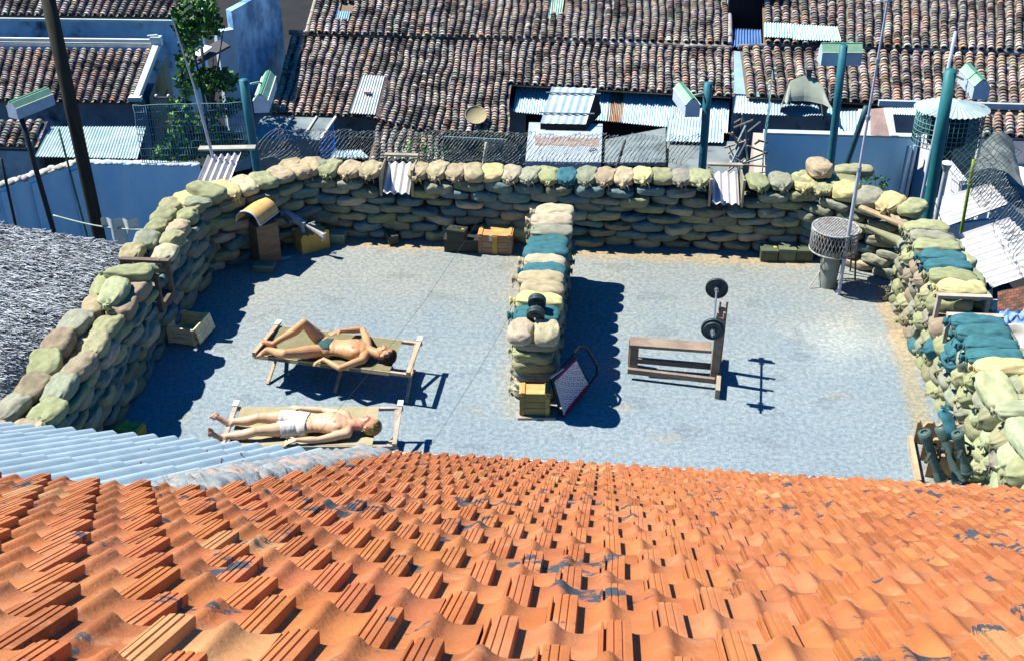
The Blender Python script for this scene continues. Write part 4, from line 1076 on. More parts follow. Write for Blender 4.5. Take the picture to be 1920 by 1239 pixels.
# lower drooping apron with small tiles
ap=Plane(f1(760,240)-V((0,.2,.25)),30,6.5)
barrel_roof('roof_slope',ap.at(690,300),ap.at(822,303),ap.at(712,226),ap.at(838,238),.22,.10,hc,dark=.35,seed=S+4,wav=.7)
mb=MB()
r_=random.Random(3)
def ridge(mb,pts,rad_,cols,seg=.28,lift=.05):
    for i in range(len(pts)-1):
        A,B=pts[i],pts[i+1]; n=max(1,int((B-A).length/seg))
        for k in range(n):
            a=A.lerp(B,k/n);b=A.lerp(B,(k+1.08)/n); j=V((0,0,lift+r_.uniform(-.015,.02)))
            mb.cyl(a+j,b+j,rad_*r_.uniform(.9,1.1),rad_*.92,8,col=vary(pick(cols)))
ridge(mb,[f1(543,64),f1(700,70),f1(955,76),f1(1190,86),f1(1371,92)],.085,[(.95,.75,.58),(.8,.7,.6),(1.1,1.0,.85),(.6,.45,.35)])
ob('ridge',mb,M_oldtile,hc)
house_box(hc,[f1(520,200)+V((0,.3,0)),f1(1365,170)+V((0,.25,0)),f1(1365,100),f1(560,80)],f1(900,200).z-.25,M_plaster)
# --- upper slope beyond
F2=Plane(f1(960,74)+V((0,.15,.22)),24,6)
hu=thing('tiled_house',V((F2.at(960,40).x,F2.at(960,40).y,GZ)),'old house with a dark tiled roof rising behind the long middle house','house')
barrel_roof('roof_slope',F2.at(578,62),F2.at(1368,83),F2.at(612,-75),F2.at(1366,-60),.245,.105,hu,dark=.25,seed=21,pale=.03,red=.06,holes=((.055,.085,.18,.40),(.57,.605,.33,.75)))
mb=MB(); ridge(mb,[F2.at(575,64),F2.at(598,-20)],.07,[(1.0,.9,.75)],lift=.03); ob('verge',mb,M_oldtile,hu)
mb=MB(); ridge(mb,[F2.at(1369,84),F2.at(1366,-60)],.08,[(.9,.85,.8)],lift=.03); ob('verge',mb,M_oldtile,hu)
a,b,c_,d_=F2.at(625,48),F2.at(651,49),F2.at(657,22),F2.at(632,21)
corr('roof_light',a,b,c_,d_,6,.02,M_galv,hu,col=(.7,1.0,1.2))
a,b,c_,d_=F2.at(1024,36),F2.at(1052,37),F2.at(1060,-16),F2.at(1028,-17)
corr('roof_light',a,b,c_,d_,7,.02,M_galv,hu,col=(1.0,1.2,.9))
house_box(hu,[F2.at(590,60)+V((.1,.4,0)),F2.at(1362,80)+V((0,.4,0)),F2.at(1362,-50),F2.at(620,-60)],F2.at(960,74).z-.3,M_plaster)
# skylight sheet on the front slope
q=f1
mb=MB()
lift=V((0,0,.16))
corr('corrugated_sheet',f1(656,222)+lift,f1(704,225)+lift,f1(722,153)+lift,f1(680,150)+lift,9,.022,M_galv,None,'pale corrugated sheet patching the tiled roof, with a small brick on it','metal sheet',col=(1.35,1.25,1.15))
mb=MB(); p_=f1(690,187)+lift+V((0,0,.03)); mb.box((p_.x,p_.y,p_.z+.03),(.18,.14,.07),rz=-.3,col=(.75,.50,.48)); ob('brick',mb,M_matte,None,'pink brick weighing down the pale sheet on the tiled roof','brick')
mb=MB(); mb._a([f1(705,226)+lift,f1(723,153)+lift,f1(727,157)+V((.1,0,-.02)),f1(712,226)+V((.1,0,-.02))],[(0,1,2,3),(3,2,1,0)]); ob('side_flap',mb,mat('rusty_flap',(.45,.33,.28),(.3,.25,.22)),bpy.data.objects['corrugated_sheet.003'] if 'corrugated_sheet.003' in bpy.data.objects else hc)
# dark opening under the sheet
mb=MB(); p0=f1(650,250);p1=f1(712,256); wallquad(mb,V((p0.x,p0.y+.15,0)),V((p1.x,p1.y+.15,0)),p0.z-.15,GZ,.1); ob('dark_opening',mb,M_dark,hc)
# basket disc
c=f1(893,232)+V((0,-.1,.28))
mb=MB(); M=V((.05,-.55,.8)).to_track_quat('Z','Y').to_matrix(); mb.lathe(c,[(0,.0),(.28,.004),(.30,.03),(.315,.045),(.325,.03),(.31,0),(.29,-.02),(0,-.03)],28,col=(.52,.46,.28),M=M); ob('winnowing_basket',mb,mat('basket_weave',(1,1,1),(.8,.78,.7),scale=30,rough=.9,bump=.6,bscale=90,attr=True),None,'round shallow basket drying on the tiled roof','basket')
mb=MB(); mb.bar(f1(822,252)+V((0,0,-.1)),f1(948,258)+V((0,0,-.1)),.05,.08,col=(.35,.5,.55)); ob('gutter',mb,M_paint,hc)
# --- long sheet roof below the front slope
sp=Plane(P(1160,215,-3.95),14,6.5)
lr=thing('lean_to_shed',V((sp.at(1160,215).x,sp.at(1160,215).y,GZ)),'long lean to with rust streaked corrugated roof under the tiled eaves','shed')
cc=[(1.0,1.1,1.12),(.95,1.08,1.12),(1.05,.9,.75),(1.0,1.1,1.15),(1.05,1.12,1.1)]
xs=[(962,1050),(1048,1140),(1138,1164),(1162,1262),(1260,1362)]
def yl(x,a,b): return a+(b-a)*(x-962)/(1362-962)
for i,(x0,x1) in enumerate(xs):
    corr('roof_sheet',sp.at(x0,yl(x0,210,250)),sp.at(x1+2,yl(x1,210,250)),sp.at(x1+6,yl(x1,158,190)),sp.at(x0+8,yl(x0,158,190)),max(8,int((x1-x0)/4.6)),.02,M_galv if i!=2 else mat('rusted_sheet',(.36,.36,.34),(.28,.15,.08),scale=3,rough=.8,attr=True,stretch=(4,.6,1)),lr,col=tuple(1.35*c for c in cc[i]))
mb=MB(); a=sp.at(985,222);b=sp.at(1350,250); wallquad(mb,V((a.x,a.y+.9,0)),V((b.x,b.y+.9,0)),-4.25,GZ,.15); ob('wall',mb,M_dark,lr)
# --- boxy hutch with a hatch roof
hz=-3.1
A,B,C_,D_=P(985,303,hz-.2),P(1127,305,hz-.2),P(1130,233,hz),P(992,230,hz)
hut=thing('roof_hutch',V((A.x,A.y,GZ)),'pale flat roofed hutch with a rust band and small pitched hatch behind the wall','hutch')
mb=MB(); n0=V((0,0,.0)); 
mb._a([A,B,C_,D_]+[V((q.x,q.y,GZ)) for q in (A,B,C_,D_)],[(0,1,2,3),(0,4,5,1),(1,5,6,2),(2,6,7,3),(3,7,4,0)]); ob('hutch_body',mb,mat('pale_sheet',(.52,.60,.64),(.42,.50,.55),scale=2,rough=.7,c3=(.30,.24,.18),s3=1.5,t3=(.62,.8)),hut)
def onh(u,v,l=.006): 
    q=P(u,v,hz-.1); 
    # bilinear on body top
    nrm=(B-A).cross(D_-A).normalized(); d=ray(u,v); c0_=V((0,0,CH)); k=(A-c0_).dot(nrm)/d.dot(nrm); return c0_+d*k+V((0,0,l))
mb=MB(); mb.grid(lambda s,t:onh(1003+120*s,265+(t-.5)*(16+5*noise.noise(V((s*6,0,0))))+3*s,.006),20,2,True); ob('rust_band',mb,mat('rust',(.34,.22,.16),(.50,.44,.40),scale=8,rough=.9),hut)
hb=onh(1065,235,.0)
h1,h2,h3,h4=onh(1013,244,.18),onh(1098,246,.18),onh(1118,207,.62),onh(1034,204,.62)
corr('hatch_roof',h1,h2,h3,h4,6,.012,M_galv,hut,col=(1.2,1.3,1.3))
mb=MB(); mb._a([h2,h3,V((h3.x+.15,h3.y,onh(1120,235).z)),V((h2.x,h2.y,h2.z-.2))],[(0,1,2,3),(3,2,1,0)]); mb._a([h1,h2,h2-V((0,0,.17)),h1-V((0,0,.17))],[(0,1,2,3)]); ob('hatch_side',mb,M_dark,hut)
mb=MB()
for f in(.25,.8): mb.bar(h1.lerp(h4,f)+V((-.1,0,.04)),h2.lerp(h3,f)+V((.15,0,.04)),.03,.03,col=(.35,.40,.42))
ob('hatch_batten',mb,M_paint,hut)
mb=MB(); p_=onh(1112,284,.03); mb.tube([p_+V((.10*math.cos(i*.7),.06*math.sin(i*.7),.02*math.sin(i))) for i in range(9)],.012,5,col=(.1,.1,.1)); ob('wire_loop',mb,M_matte,hut)
# grey panels to the right
def panel(pts,z,th,m,label,name='roof_panel',cat='roof',col=(1,1,1),zb=GZ):
    ps=[P(u,v,z) for u,v in pts]; mb=MB(); mb.col=col; slab(ps,z,z-th,mb)
    o=ob(name,mb,m,None,label,cat); return ps
M_tarp=mat('grey_roof_felt',(.30,.37,.38),(.20,.25,.27),scale=2,rough=.9,c3=(.10,.12,.12),s3=2.5,t3=(.55,.75),attr=True)
panel([(1133,305),(1248,305),(1248,240),(1135,262)],-3.3,.1,M_tarp,'sloping grey felt roof panel right of the pale hutch')
panel([(1252,330),(1384,330),(1378,266),(1256,262)],-3.2,.5,M_grime,'grey concrete roof with stained edges behind the right half of the wall',col=(.95,1,1))
a_=P(1247,265,-3.1);b_=P(1356,268,-3.1);c_=P(1358,226,-2.95);d_=P(1254,222,-2.95)
corr('corrugated_sheet',a_,b_,c_,d_,18,.018,M_galv,None,'pale corrugated sheet over the grey roof beside the teal pole','metal sheet',col=(1.3,1.4,1.4))
mb=MB(); mb.box((a_.x+.8,a_.y+.4,-4.7),(1.6,.6,2.7)); ob('shed_wall',mb,M_grime,None,'grey shed wall below the pale corrugated sheet','shed')
# shed with grey roof and blue side
z=-2.6
ps=[P(468,262,z-.25),P(600,263,z-.25),P(628,222,z),P(492,218,z)]
sg=thing('garden_shed',V((ps[0].x,ps[0].y,GZ)),'small grey roofed shed with a bright blue side behind the left corner','shed')
mb=MB(); mb._a(ps+[p-V((0,0,.07)) for p in ps],[(0,1,2,3),(7,6,5,4),(0,4,5,1),(1,5,6,2),(2,6,7,3),(3,7,4,0)]); ob('roof',mb,M_tarp,sg)
mb=MB(); 
for f in(.42,.75): mb.bar(ps[0].lerp(ps[1],f)+V((0,0,.03)),ps[3].lerp(ps[2],f)+V((0,0,.03)),.05,.03,col=(.75,.75,.65))
mb.bar(ps[1]+V((.02,0,.03)),ps[2]+V((.02,0,.03)),.06,.05,col=(.8,.8,.7)); ob('roof_batten',mb,M_paint,sg)
mb=MB(); mb._a([ps[1]-V((.05,-.1,.08)),ps[2]-V((.05,0,.08)),V((ps[2].x-.05,ps[2].y,GZ)),V((ps[1].x-.05,ps[1].y+.1,GZ))],[(0,1,2,3),(3,2,1,0)]); ob('blue_side',mb,mat('bright_blue_paint',(.05,.35,.80),(.04,.26,.66),scale=2,rough=.7),sg)
mb=MB(); wallquad(mb,ps[0]+V((.1,.12,0)),ps[1]+V((-.1,.12,0)),z-.36,GZ,.06); ob('front_wall',mb,M_grime,sg)
a_=P(618,300,-.6);b_=P(690,300,-.6);c_=P(676,282,-.6);d_=P(628,283,-.6)
corr('corrugated_sheet',a_+V((0,.1,0)),b_+V((0,.1,0)),c_,d_,10,.015,M_galv,None,'grey corrugated sheet scrap just behind the back wall near the left embrasure','metal sheet',col=(1,1.05,1.1))
# --- left: house with white ridge
F3=Plane(P(150,190,-3.3),24,4)
h3_=thing('tiled_house',V((F3.at(150,150).x,F3.at(150,150).y,GZ)),'tiled house with white ridge and white gable edge at the upper left','house')
barrel_roof('roof_slope',F3.at(-90,188),F3.at(252,193),F3.at(-70,92),F3.at(287,96),.255,.09,h3_,dark=.0,seed=31,wav=.05,red=.12)
mb=MB()
a=F3.at(-90,88);b=F3.at(290,92)
for l,w_ in((.10,.16),(.24,.10)):
    mb.bar(a+V((0,0,l)),b+V((0,0,l)),w_,.09,col=(1.05,1.1,1.0))
ob('white_ridge',mb,M_white,h3_)
mb=MB(); a=F3.at(296,92)+V((0,0,.12)); b=F3.at(258,192)+V((0,0,.12)); mb.bar(a,b,.18,.16,col=(.85,.95,.95)); mb.box((a.x,a.y,a.z+.12),(.30,.22,.26),col=(.9,1,1)); mb.bar(a+V((-.25,0,.25)),a+V((.05,0,.28)),.08,.06,col=(.9,1,1)); mb.box((b.x-.03,b.y-.05,b.z),(.36,.2,.12),col=(1,1,.95)); ob('white_verge',mb,M_white,h3_)
house_box(h3_,[F3.at(-90,180)+V((0,.35,0)),F3.at(262,186)+V((0,.35,0)),F3.at(300,98),F3.at(-90,96)],F3.at(150,188).z-.12,M_plaster,col=(1.0,1.0,1.0))
# gable wall stained yellow, with two insulators
ga=F3.at(262,186)+V((.16,.35,0)); gb=F3.at(300,98)+V((.20,0,0))
mb=MB(); mb._a([V((ga.x,ga.y,GZ)),V((gb.x,gb.y,GZ)),V((gb.x,gb.y,gb.z+.0)),V((ga.x,ga.y,ga.z-.1))],[(0,1,2,3),(3,2,1,0)]); ob('gable_wall',mb,mat('ochre_stained_wall',(.42,.52,.50),(.46,.38,.18),scale=1.8,rough=.95,c3=(.06,.09,.11),s3=2,t3=(.55,.7)),h3_)
mb=MB()
for (u,v) in((293,181),(316,181)):
    p_=PY(u,v,ga.y-.05); mb.ell(p_,(.05,.05,.06),nu=8,nv=6,col=(1,1,.9)); 
mb.bar(PY(288,184,ga.y+.0),PY(322,184,ga.y+.0),.04,.04,col=(.2,.2,.2)); ob('insulator_bracket',mb,M_paint,h3_)
# house behind it (top left)
F4=Plane(F3.at(150,40)+V((0,2.5,1.0)),22,4)
h4_=thing('tiled_house',V((F4.at(150,10).x,F4.at(150,10).y,GZ)),'tiled house with a pale eaves gutter at the top left edge of the view','house')
barrel_roof('roof_slope',F4.at(-90,27),F4.at(372,33),F4.at(-60,-70),F4.at(420,-62),.26,.11,h4_,dark=.25,seed=41,wav=.05)
mb=MB(); mb.bar(F4.at(-90,31)-V((0,.05,.06)),F4.at(366,37)-V((0,.05,.06)),.08,.08,col=(.85,1.0,1.0)); mb.bar(F4.at(378,24)+V((.02,0,.05)),F4.at(400,-60)+V((.02,0,.05)),.14,.12,col=(.9,1,1)); ob('eaves_gutter',mb,M_white,h4_)
e0=F4.at(-90,31)+V((0,.5,0)); e1_=F4.at(368,37)+V((0,.5,0))
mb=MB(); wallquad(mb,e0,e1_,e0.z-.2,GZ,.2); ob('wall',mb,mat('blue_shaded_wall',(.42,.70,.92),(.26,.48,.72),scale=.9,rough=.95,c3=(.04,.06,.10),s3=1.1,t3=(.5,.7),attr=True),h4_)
mb=MB()
for u0,u1,v0,v1 in((15,62,42,58),(105,140,42,60)):
    c=PY((u0+u1)/2,(v0+v1)/2,e0.y-.16); w_=(PY(u1,v0,e0.y)-PY(u0,v0,e0.y)).x; mb.box((c.x,e0.y-.13-.0,c.z),(w_,.06,.5),rz=ang(e1_-e0))
ob('dark_window',mb,M_dark,h4_)
# tall blue mottled wall
a=PY(432,10,33.5); b=PY(528,30,36.5)
mb=MB(); mb.col=(1,1,1)
mb._a([V((a.x,a.y,GZ)),V((b.x,b.y,GZ)),V((b.x,b.y,-1.2)),V((a.x,a.y,-1.2)),V((a.x-.2,a.y+.2,GZ)),V((b.x-.2,b.y+.2,GZ)),V((b.x-.2,b.y+.2,-1.2)),V((a.x-.2,a.y+.2,-1.2))],[(0,1,2,3),(7,6,5,4),(0,3,7,4),(1,5,6,2),(3,2,6,7)])
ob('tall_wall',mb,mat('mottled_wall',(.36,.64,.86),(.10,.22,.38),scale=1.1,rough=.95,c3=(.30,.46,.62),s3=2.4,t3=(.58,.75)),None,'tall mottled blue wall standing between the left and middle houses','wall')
a=PY(400,40,33);b=PY(436,60,33.3)
mb=MB(); wallquad(mb,a,b,a.z-.3,GZ,.25,col=(.8,1.0,1.1)); ob('yard_wall',mb,M_white,None,'short pale wall stub beside the leafy tree','wall')
mb=MB(); mb.bar(PY(352,120,31.5),PY(422,82,32.2),.7,.06,col=(.10,.10,.11)); mb.bar(PY(368,110,31.4)+V((0,0,.07)),PY(392,92,31.8)+V((0,0,.07)),.3,.03,col=(1,1,1)); ob('porch_roof',mb,M_matte,None,'dark slanting porch board by the tree at the tall blue wall','porch roof')
# corrugated roof panel left
z=-3.0
corr('corrugated_sheet',P(66,294,z-.25),P(258,298,z-.25),P(274,238,z),P(96,238,z),34,.018,M_galv,None,'large pale ribbed sheet roof with yellow stains behind the left yard wall','metal sheet',col=(1.15,1.25,1.2))
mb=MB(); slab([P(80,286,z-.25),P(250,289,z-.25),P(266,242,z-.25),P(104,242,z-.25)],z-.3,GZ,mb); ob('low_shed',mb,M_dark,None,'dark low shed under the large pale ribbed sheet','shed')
F5=Plane(P(40,275,-3.2),24,4); h5=thing('tiled_house',V((F5.at(40,250).x,F5.at(40,250).y,GZ)),'small piece of tiled roof at the left edge behind the lamp post','house')
barrel_roof('roof_slope',F5.at(-60,272),F5.at(64,276),F5.at(-40,230),F5.at(84,228),.26,.09,h5,dark=.0,seed=51,wav=.05)
house_box(h5,[F5.at(-60,268),F5.at(60,270),F5.at(78,236),F5.at(-40,236)],F5.at(40,272).z-.2,M_plaster)
# blue yard walls, left
zt_=-2.4
W0,W1,W2=P(-25,356,zt_),P(150,304,zt_),P(372,309,zt_)
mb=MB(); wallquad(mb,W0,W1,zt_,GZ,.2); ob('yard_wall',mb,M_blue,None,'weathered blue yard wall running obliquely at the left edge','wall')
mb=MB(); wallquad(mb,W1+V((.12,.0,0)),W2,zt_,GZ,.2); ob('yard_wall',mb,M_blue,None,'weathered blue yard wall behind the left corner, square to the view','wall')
mb=MB()
for i in range(60):
    t=i/59; p_=W0.lerp(W1,t) ; mb.ell((p_.x+jit(.06),p_.y+jit(.06),zt_+.02),(.13*R.uniform(.6,1.2),.12,.05*R.uniform(.5,1.5)),nu=7,nv=5,col=vary((.62,.62,.58),.25))
for i in range(60):
    t=i/59; p_=W1.lerp(W2,t); mb.ell((p_.x+jit(.05),p_.y+jit(.05),zt_+.01),(.11,.11,.035),nu=7,nv=5,col=vary((.55,.66,.70),.2))
ob('rubble_coping',mb,M_matte,None,'broken rubble coping along the top of the blue yard walls','coping')
mb=MB()
for u in(136,62,6): 
    p_=W0.lerp(W1,(u+25)/175.); mb.box((p_.x+.05,p_.y-.14,(zt_-.1+GZ)/2),(.22,.1,zt_-.1-GZ),rz=ang(W1-W0),col=(1,1,1))
ob('buttress',mb,M_blue,None,'flat pilasters on the oblique blue yard wall','pilasters')
# thatched roof at lower left
zth=-.1
T_=[(-40,392),(30,392),(120,425),(200,458),(250,470),(205,560),(120,650),(50,745),(20,752),(-60,748)]
def thz(p): return zth
mb=MB()
A0=P(-120,400,.35); A1=P(262,466,-.75); B0_=P(-120,780,-.1); B1_=P(10,770,-1.0)
def thatch(u,v):
    p=A0.lerp(A1,u).lerp(B0_.lerp(B1_,u),v)
    return p+V((0,0,.05*noise.noise(p*1.3)-.35*max(0,u-.85)**1.0*2))
th=thing('thatched_hut',V((A1.x-2,A1.y-2,GZ)),'hut with a shaggy grey thatched roof outside the left wall','hut')
mb.grid(thatch,30,40,True,(.2,.21,.22))
ob('thatch_bed',mb,M_matte,th)
mb=MB(); r=random.Random(5)
tn=(A1-A0).cross(B0_-A0).normalized()
if tn.z<0: tn=-tn
tu=(A1-A0).normalized()
for i in range(15000):
    u,v=r.random(),r.random(); p=thatch(u,v)
    q=Q(p)
    if q[0]<-15: continue
    a=r.gauss(0,.42); d=(tu*math.cos(a)+tn.cross(tu)*math.sin(a)-tn*.05); L_=r.uniform(.05,.15)
    w_=tn.cross(d).normalized()*r.uniform(.005,.010)
    base=p+tn*r.uniform(.01,.045)
    k=r.choice([.12,.25,.4,.6,.8,1.1]); k=min(1,k*1.25+.05); c=(k*.95,k*1.05,k*1.12)
    e_=base+d*L_+tn*r.uniform(-.02,.03)
    mb._a([base-w_,base+w_,e_+w_*.5,e_-w_*.5,base-tn*.012],[(0,1,2,3),(0,4,3),(1,2,4)],False,c)
ob('thatch_straw',mb,M_matte,th)
mb=MB(); slab([V((A0.x,A0.y-.3,0)),V((A1.x-.4,A1.y-.4,0)),V((B1_.x-.4,B1_.y+.3,0)),V((B0_.x,B0_.y+.3,0))],-1.25,GZ,mb); ob('hut_wall',mb,M_plaster,th)
corr('corrugated_sheet',P(-60,778,-1.2),P(25,770,-1.2),P(34,728,-1.1),P(-40,728,-1.1),5,.03,MATS['white_sheet'],None,'white corrugated sheet at the left edge between thatch and pale roof','metal sheet',col=(1.2,1.1,1.0),along='v')
# clothes line and cloth
a=PY(100,404,20.4); b=PY(292,431,19.6)
mb=MB(); mb.tube([a.lerp(b,i/16)-V((0,0,.10*math.sin(math.pi*i/16))) for i in range(17)],.016,5,col=(.55,.65,.55)); ob('clothes_line',mb,M_matte,None,'pale clothes line stretched across the blue yard','clothes line')
a=PY(188,410,20);b=PY(256,413,19.8)
mb=MB(); mb.grid(lambda u,v:a.lerp(b,u)+V((0,.05*math.sin(u*14),-(.18+.38*math.sin(math.pi*min(1,u*1.15))**2)*v+.02*math.sin(u*20)*v)),18,8,True,(.80,.88,.82)); 
mb.grid(lambda u,v:a.lerp(b,u)+V((0,.03+.05*math.sin(u*14),-(.18+.38*math.sin(math.pi*min(1,u*1.15))**2)*v+.02*math.sin(u*20)*v)),18,8,True,(.80,.88,.82)); ob('white_cloth',mb,M_cloth,None,'white cloth hanging crumpled on the clothes line','cloth')
# --- right side ---------------------------------------------
F6=Plane(P(1620,195,-3.3),23,4)
h6=thing('tiled_house',V((F6.at(1640,150).x,F6.at(1640,150).y,GZ)),'old house with patchy orange and black tile roof at the upper right','house')
barrel_roof('roof_slope',F6.at(1400,180),F6.at(1990,214),F6.at(1388,90),F6.at(1990,106),.29,.12,h6,dark=.2,seed=61,wav=.12,red=.22,pale=.03)
mb=MB(); ridge(mb,[F6.at(1384,90),F6.at(1500,86),F6.at(1640,92),F6.at(1990,106)],.08,[(.25,.3,.32),(.5,.5,.5),(.9,.85,.75)],lift=.03); ob('ridge',mb,M_oldtile,h6)
house_box(h6,[F6.at(1400,176)+V((0,.3,0)),F6.at(1990,208)+V((0,.3,0)),F6.at(1990,110),F6.at(1395,100)],F6.at(1620,195).z-.3,M_plaster)
F7=Plane(F6.at(1640,86)+V((0,.2,.22)),23,4)
h7=thing('tiled_house',V((F7.at(1700,40).x,F7.at(1700,40).y,GZ)),'house with a mossy dark tiled roof at the top right corner','house')
barrel_roof('roof_slope',F7.at(1432,82),F7.at(1990,98),F7.at(1428,-62),F7.at(1990,-50),.27,.115,h7,dark=.35,seed=71,wav=.10,red=.12)
house_box(h7,[F7.at(1440,80)+V((0,.3,0)),F7.at(1990,94)+V((0,.3,0)),F7.at(1990,-40),F7.at(1440,-40)],F7.at(1640,84).z-.3,M_plaster)
up_=V((0,0,.15))
corr('corrugated_sheet',F7.at(1430,79)+up_,F7.at(1484,81)+up_,F7.at(1482,54)+up_,F7.at(1430,52)+up_,11,.02,M_galv,None,'left one of two pale sheets laid on the upper right tile roof','metal sheet',col=(1.2,1.4,1.3))
corr('corrugated_sheet',F7.at(1484,84)+up_,F7.at(1576,87)+up_,F7.at(1568,60)+up_,F7.at(1482,55)+up_,18,.02,M_galv,None,'right one of two pale sheets laid on the upper right tile roof','metal sheet',col=(1.2,1.4,1.4))
# alley between houses
a=F2.at(1372,70);b=F7.at(1430,70)
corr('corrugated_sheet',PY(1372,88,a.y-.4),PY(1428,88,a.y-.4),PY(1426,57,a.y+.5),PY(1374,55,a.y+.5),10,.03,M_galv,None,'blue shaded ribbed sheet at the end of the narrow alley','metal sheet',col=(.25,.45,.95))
mb=MB(); p_=PY(1398,110,f1(1370,120).y); p1=f1(1376,176);p2=f1(1376,96);
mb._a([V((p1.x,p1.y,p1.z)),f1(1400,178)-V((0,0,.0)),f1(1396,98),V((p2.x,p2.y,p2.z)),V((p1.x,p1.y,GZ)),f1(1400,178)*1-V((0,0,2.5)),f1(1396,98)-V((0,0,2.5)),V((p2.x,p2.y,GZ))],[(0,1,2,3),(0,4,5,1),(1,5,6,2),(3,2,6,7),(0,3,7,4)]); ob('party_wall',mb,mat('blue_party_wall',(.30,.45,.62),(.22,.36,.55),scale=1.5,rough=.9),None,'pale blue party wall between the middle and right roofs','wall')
mb=MB(); p_=PY(1400,52,a.y+1.0); mb.box((p_.x,p_.y,-3.2),(1.3,.2,5.4)); ob('alley_shade_panel',mb,M_dark,None,'added dark panel for the shade of the narrow alley between the upper roofs','wall')  # dark box added where the alley is only black with shade
# grey awning roofs under right eaves
z=-3.5
corr('corrugated_sheet',P(1375,212,z),P(1452,216,z),P(1440,182,z+.15),P(1380,180,z+.15),12,.015,M_galv,None,'stained pale sheet at the left end of the right hand awnings','metal sheet',col=(1.4,1.4,1.25))
corr('corrugated_sheet',P(1440,216,z),P(1562,220,z),P(1556,186,z+.15),P(1440,184,z+.15),22,.015,M_galv,None,'ribbed awning sheet below the humped grey canopy','metal sheet',col=(1.1,1.2,1.2))
hp0=P(1475,200,z+.45); hp1=P(1562,208,z+.45)
mb=MB(); hgt=.62
def hump(u,v):
    p=hp0.lerp(hp1,u); p=V((p.x,p.y+.35*v,p.z+.03)); pr_=[(0,0),(.13,.75),(.45,1.0),(.58,1.0),(.85,.72),(1,0)]
    for i in range(5):
        if u<=pr_[i+1][0]+1e-6:
            f=(u-pr_[i][0])/(pr_[i+1][0]-pr_[i][0]); h=pr_[i][1]*(1-f)+pr_[i+1][1]*f; break
    return p+V((0,h*.5,h*hgt*v**.7))
mb.grid(hump,20,8,False,(.62,.66,.58)); mb.grid(lambda u,v:hump(u,1)+V((0,.05+.4*v,-hgt*v)),20,2,False,(.3,.32,.3)); hcan=ob('humped_canopy',mb,mat('canopy_felt',(.75,.78,.72),(.60,.64,.58),scale=3,rough=.9,attr=True),None,'humped grey canopy rising from the awning under the right hand roof','canopy')
mb=MB(); p_=hump(.55,1); mb.box((p_.x,p_.y,p_.z+.08),(.14,.14,.18),col=(.15,.15,.15)); mb.box((p_.x,p_.y,p_.z+.19),(.2,.2,.04),col=(.1,.1,.1)); ob('vent_cap',mb,M_matte,hcan)
corr('corrugated_sheet',P(1568,258,-3.7),P(1628,256,-3.7),P(1628,208,-3.4),P(1566,210,-3.4),10,.015,M_galv,None,'pale upright sheet between the two dark openings','metal sheet',col=(1.3,1.4,1.25))
a=P(1650,262,-3.6)
mb=MB(); A_=PY(1632,254,26);B_=PY(1668,256,26);C__=PY(1656,203,27);D__=PY(1632,205,27)
mb._a([A_,B_,C__,D__],[(0,1,2,3),(3,2,1,0)],False,(.55,.40,.38)); mb._a([A_+V((-.3,-.02,0)),A_,D__,D__+V((-.3,0,0))],[(0,1,2,3),(3,2,1,0)],False,(1.0,1.0,.95)); mb._a([B_,B_+V((.14,-.02,.05)),B_+V((.14,.6,.5)),C__],[(0,1,2,3),(3,2,1,0)],False,(.85,.88,.85)); ob('bent_sheet',mb,mat('two_tone_sheet',(.75,.75,.72),(.6,.6,.58),scale=4,rough=.7,attr=True),None,'bent white and rust pink sheet standing in the awning gap','metal sheet')
z=-3.3
corr('corrugated_sheet',P(1660,214,z),P(1782,219,z),P(1778,203,z+.1),P(1655,203,z+.1),26,.018,M_galv,None,'thin ribbed awning edge above the dark opening beside the cage','metal sheet',col=(1.2,1.35,1.35))
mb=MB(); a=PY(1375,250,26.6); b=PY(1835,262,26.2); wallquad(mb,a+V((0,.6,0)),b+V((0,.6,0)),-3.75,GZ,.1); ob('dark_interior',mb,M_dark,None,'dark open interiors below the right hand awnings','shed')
# junk in the gap
mb=MB(); r=random.Random(8)
for i in range(26):
    u=r.uniform(1368,1432); v=r.uniform(225,318); p_=PY(u,v,r.uniform(23.5,24.6)); d=V((r.uniform(-1,1),r.uniform(-.3,.3),r.uniform(-1,1))).normalized()*r.uniform(.15,.6)
    k=r.choice([(.06,.07,.08),(.35,.42,.45),(.45,.36,.25),(.6,.65,.6)]); mb.bar(p_-d/2,p_+d/2,.04,.03,col=k)
ob('scrap_timber_heap',mb,M_matte,None,'heap of scrap timber and wire in the gap left of the right blue wall','scrap heap',kind='stuff')
# right blue wall + white wall
zt_=-2.5
a=P(1432,250,zt_);b=P(1722,258,zt_)
mb=MB(); wallquad(mb,a,b,zt_,GZ,.2); ob('yard_wall',mb,mat('clear_blue_wall',(.36,.74,.98),(.46,.82,.98),scale=1.0,rough=.9,c3=(.10,.22,.38),s3=2,t3=(.62,.8)),None,'clear blue yard wall behind the right half of the terrace','wall')
mb=MB(); p_=P(1422,252,zt_+.02); p2=P(1424,330,zt_+.02); wallquad(mb,p_,p2,zt_+.05,GZ,.26,col=(.70,.58,.48)); ob('brick_pier',mb,M_matte,None,'narrow pinkish masonry strip at the left end of the clear blue wall','wall')
mb=MB(); mb.bar(a+V((0,0,.03)),b+V((0,0,.03)),.24,.05,col=(.75,.85,.85)); ob('coping',mb,M_white,None,'pale coping on top of the clear blue wall','coping')
a=b; c=P(1850,372,-2.2)
mb=MB(); wallquad(mb,a+V((.14,0,0)),c,zt_+.1,GZ,.2); ob('white_wall',mb,mat('sunlit_white_wall',(.82,.84,.86),(.78,.80,.83),scale=2,rough=.9),None,'brilliant white wall slanting beside the teal lamp pole','wall')
mb=MB()
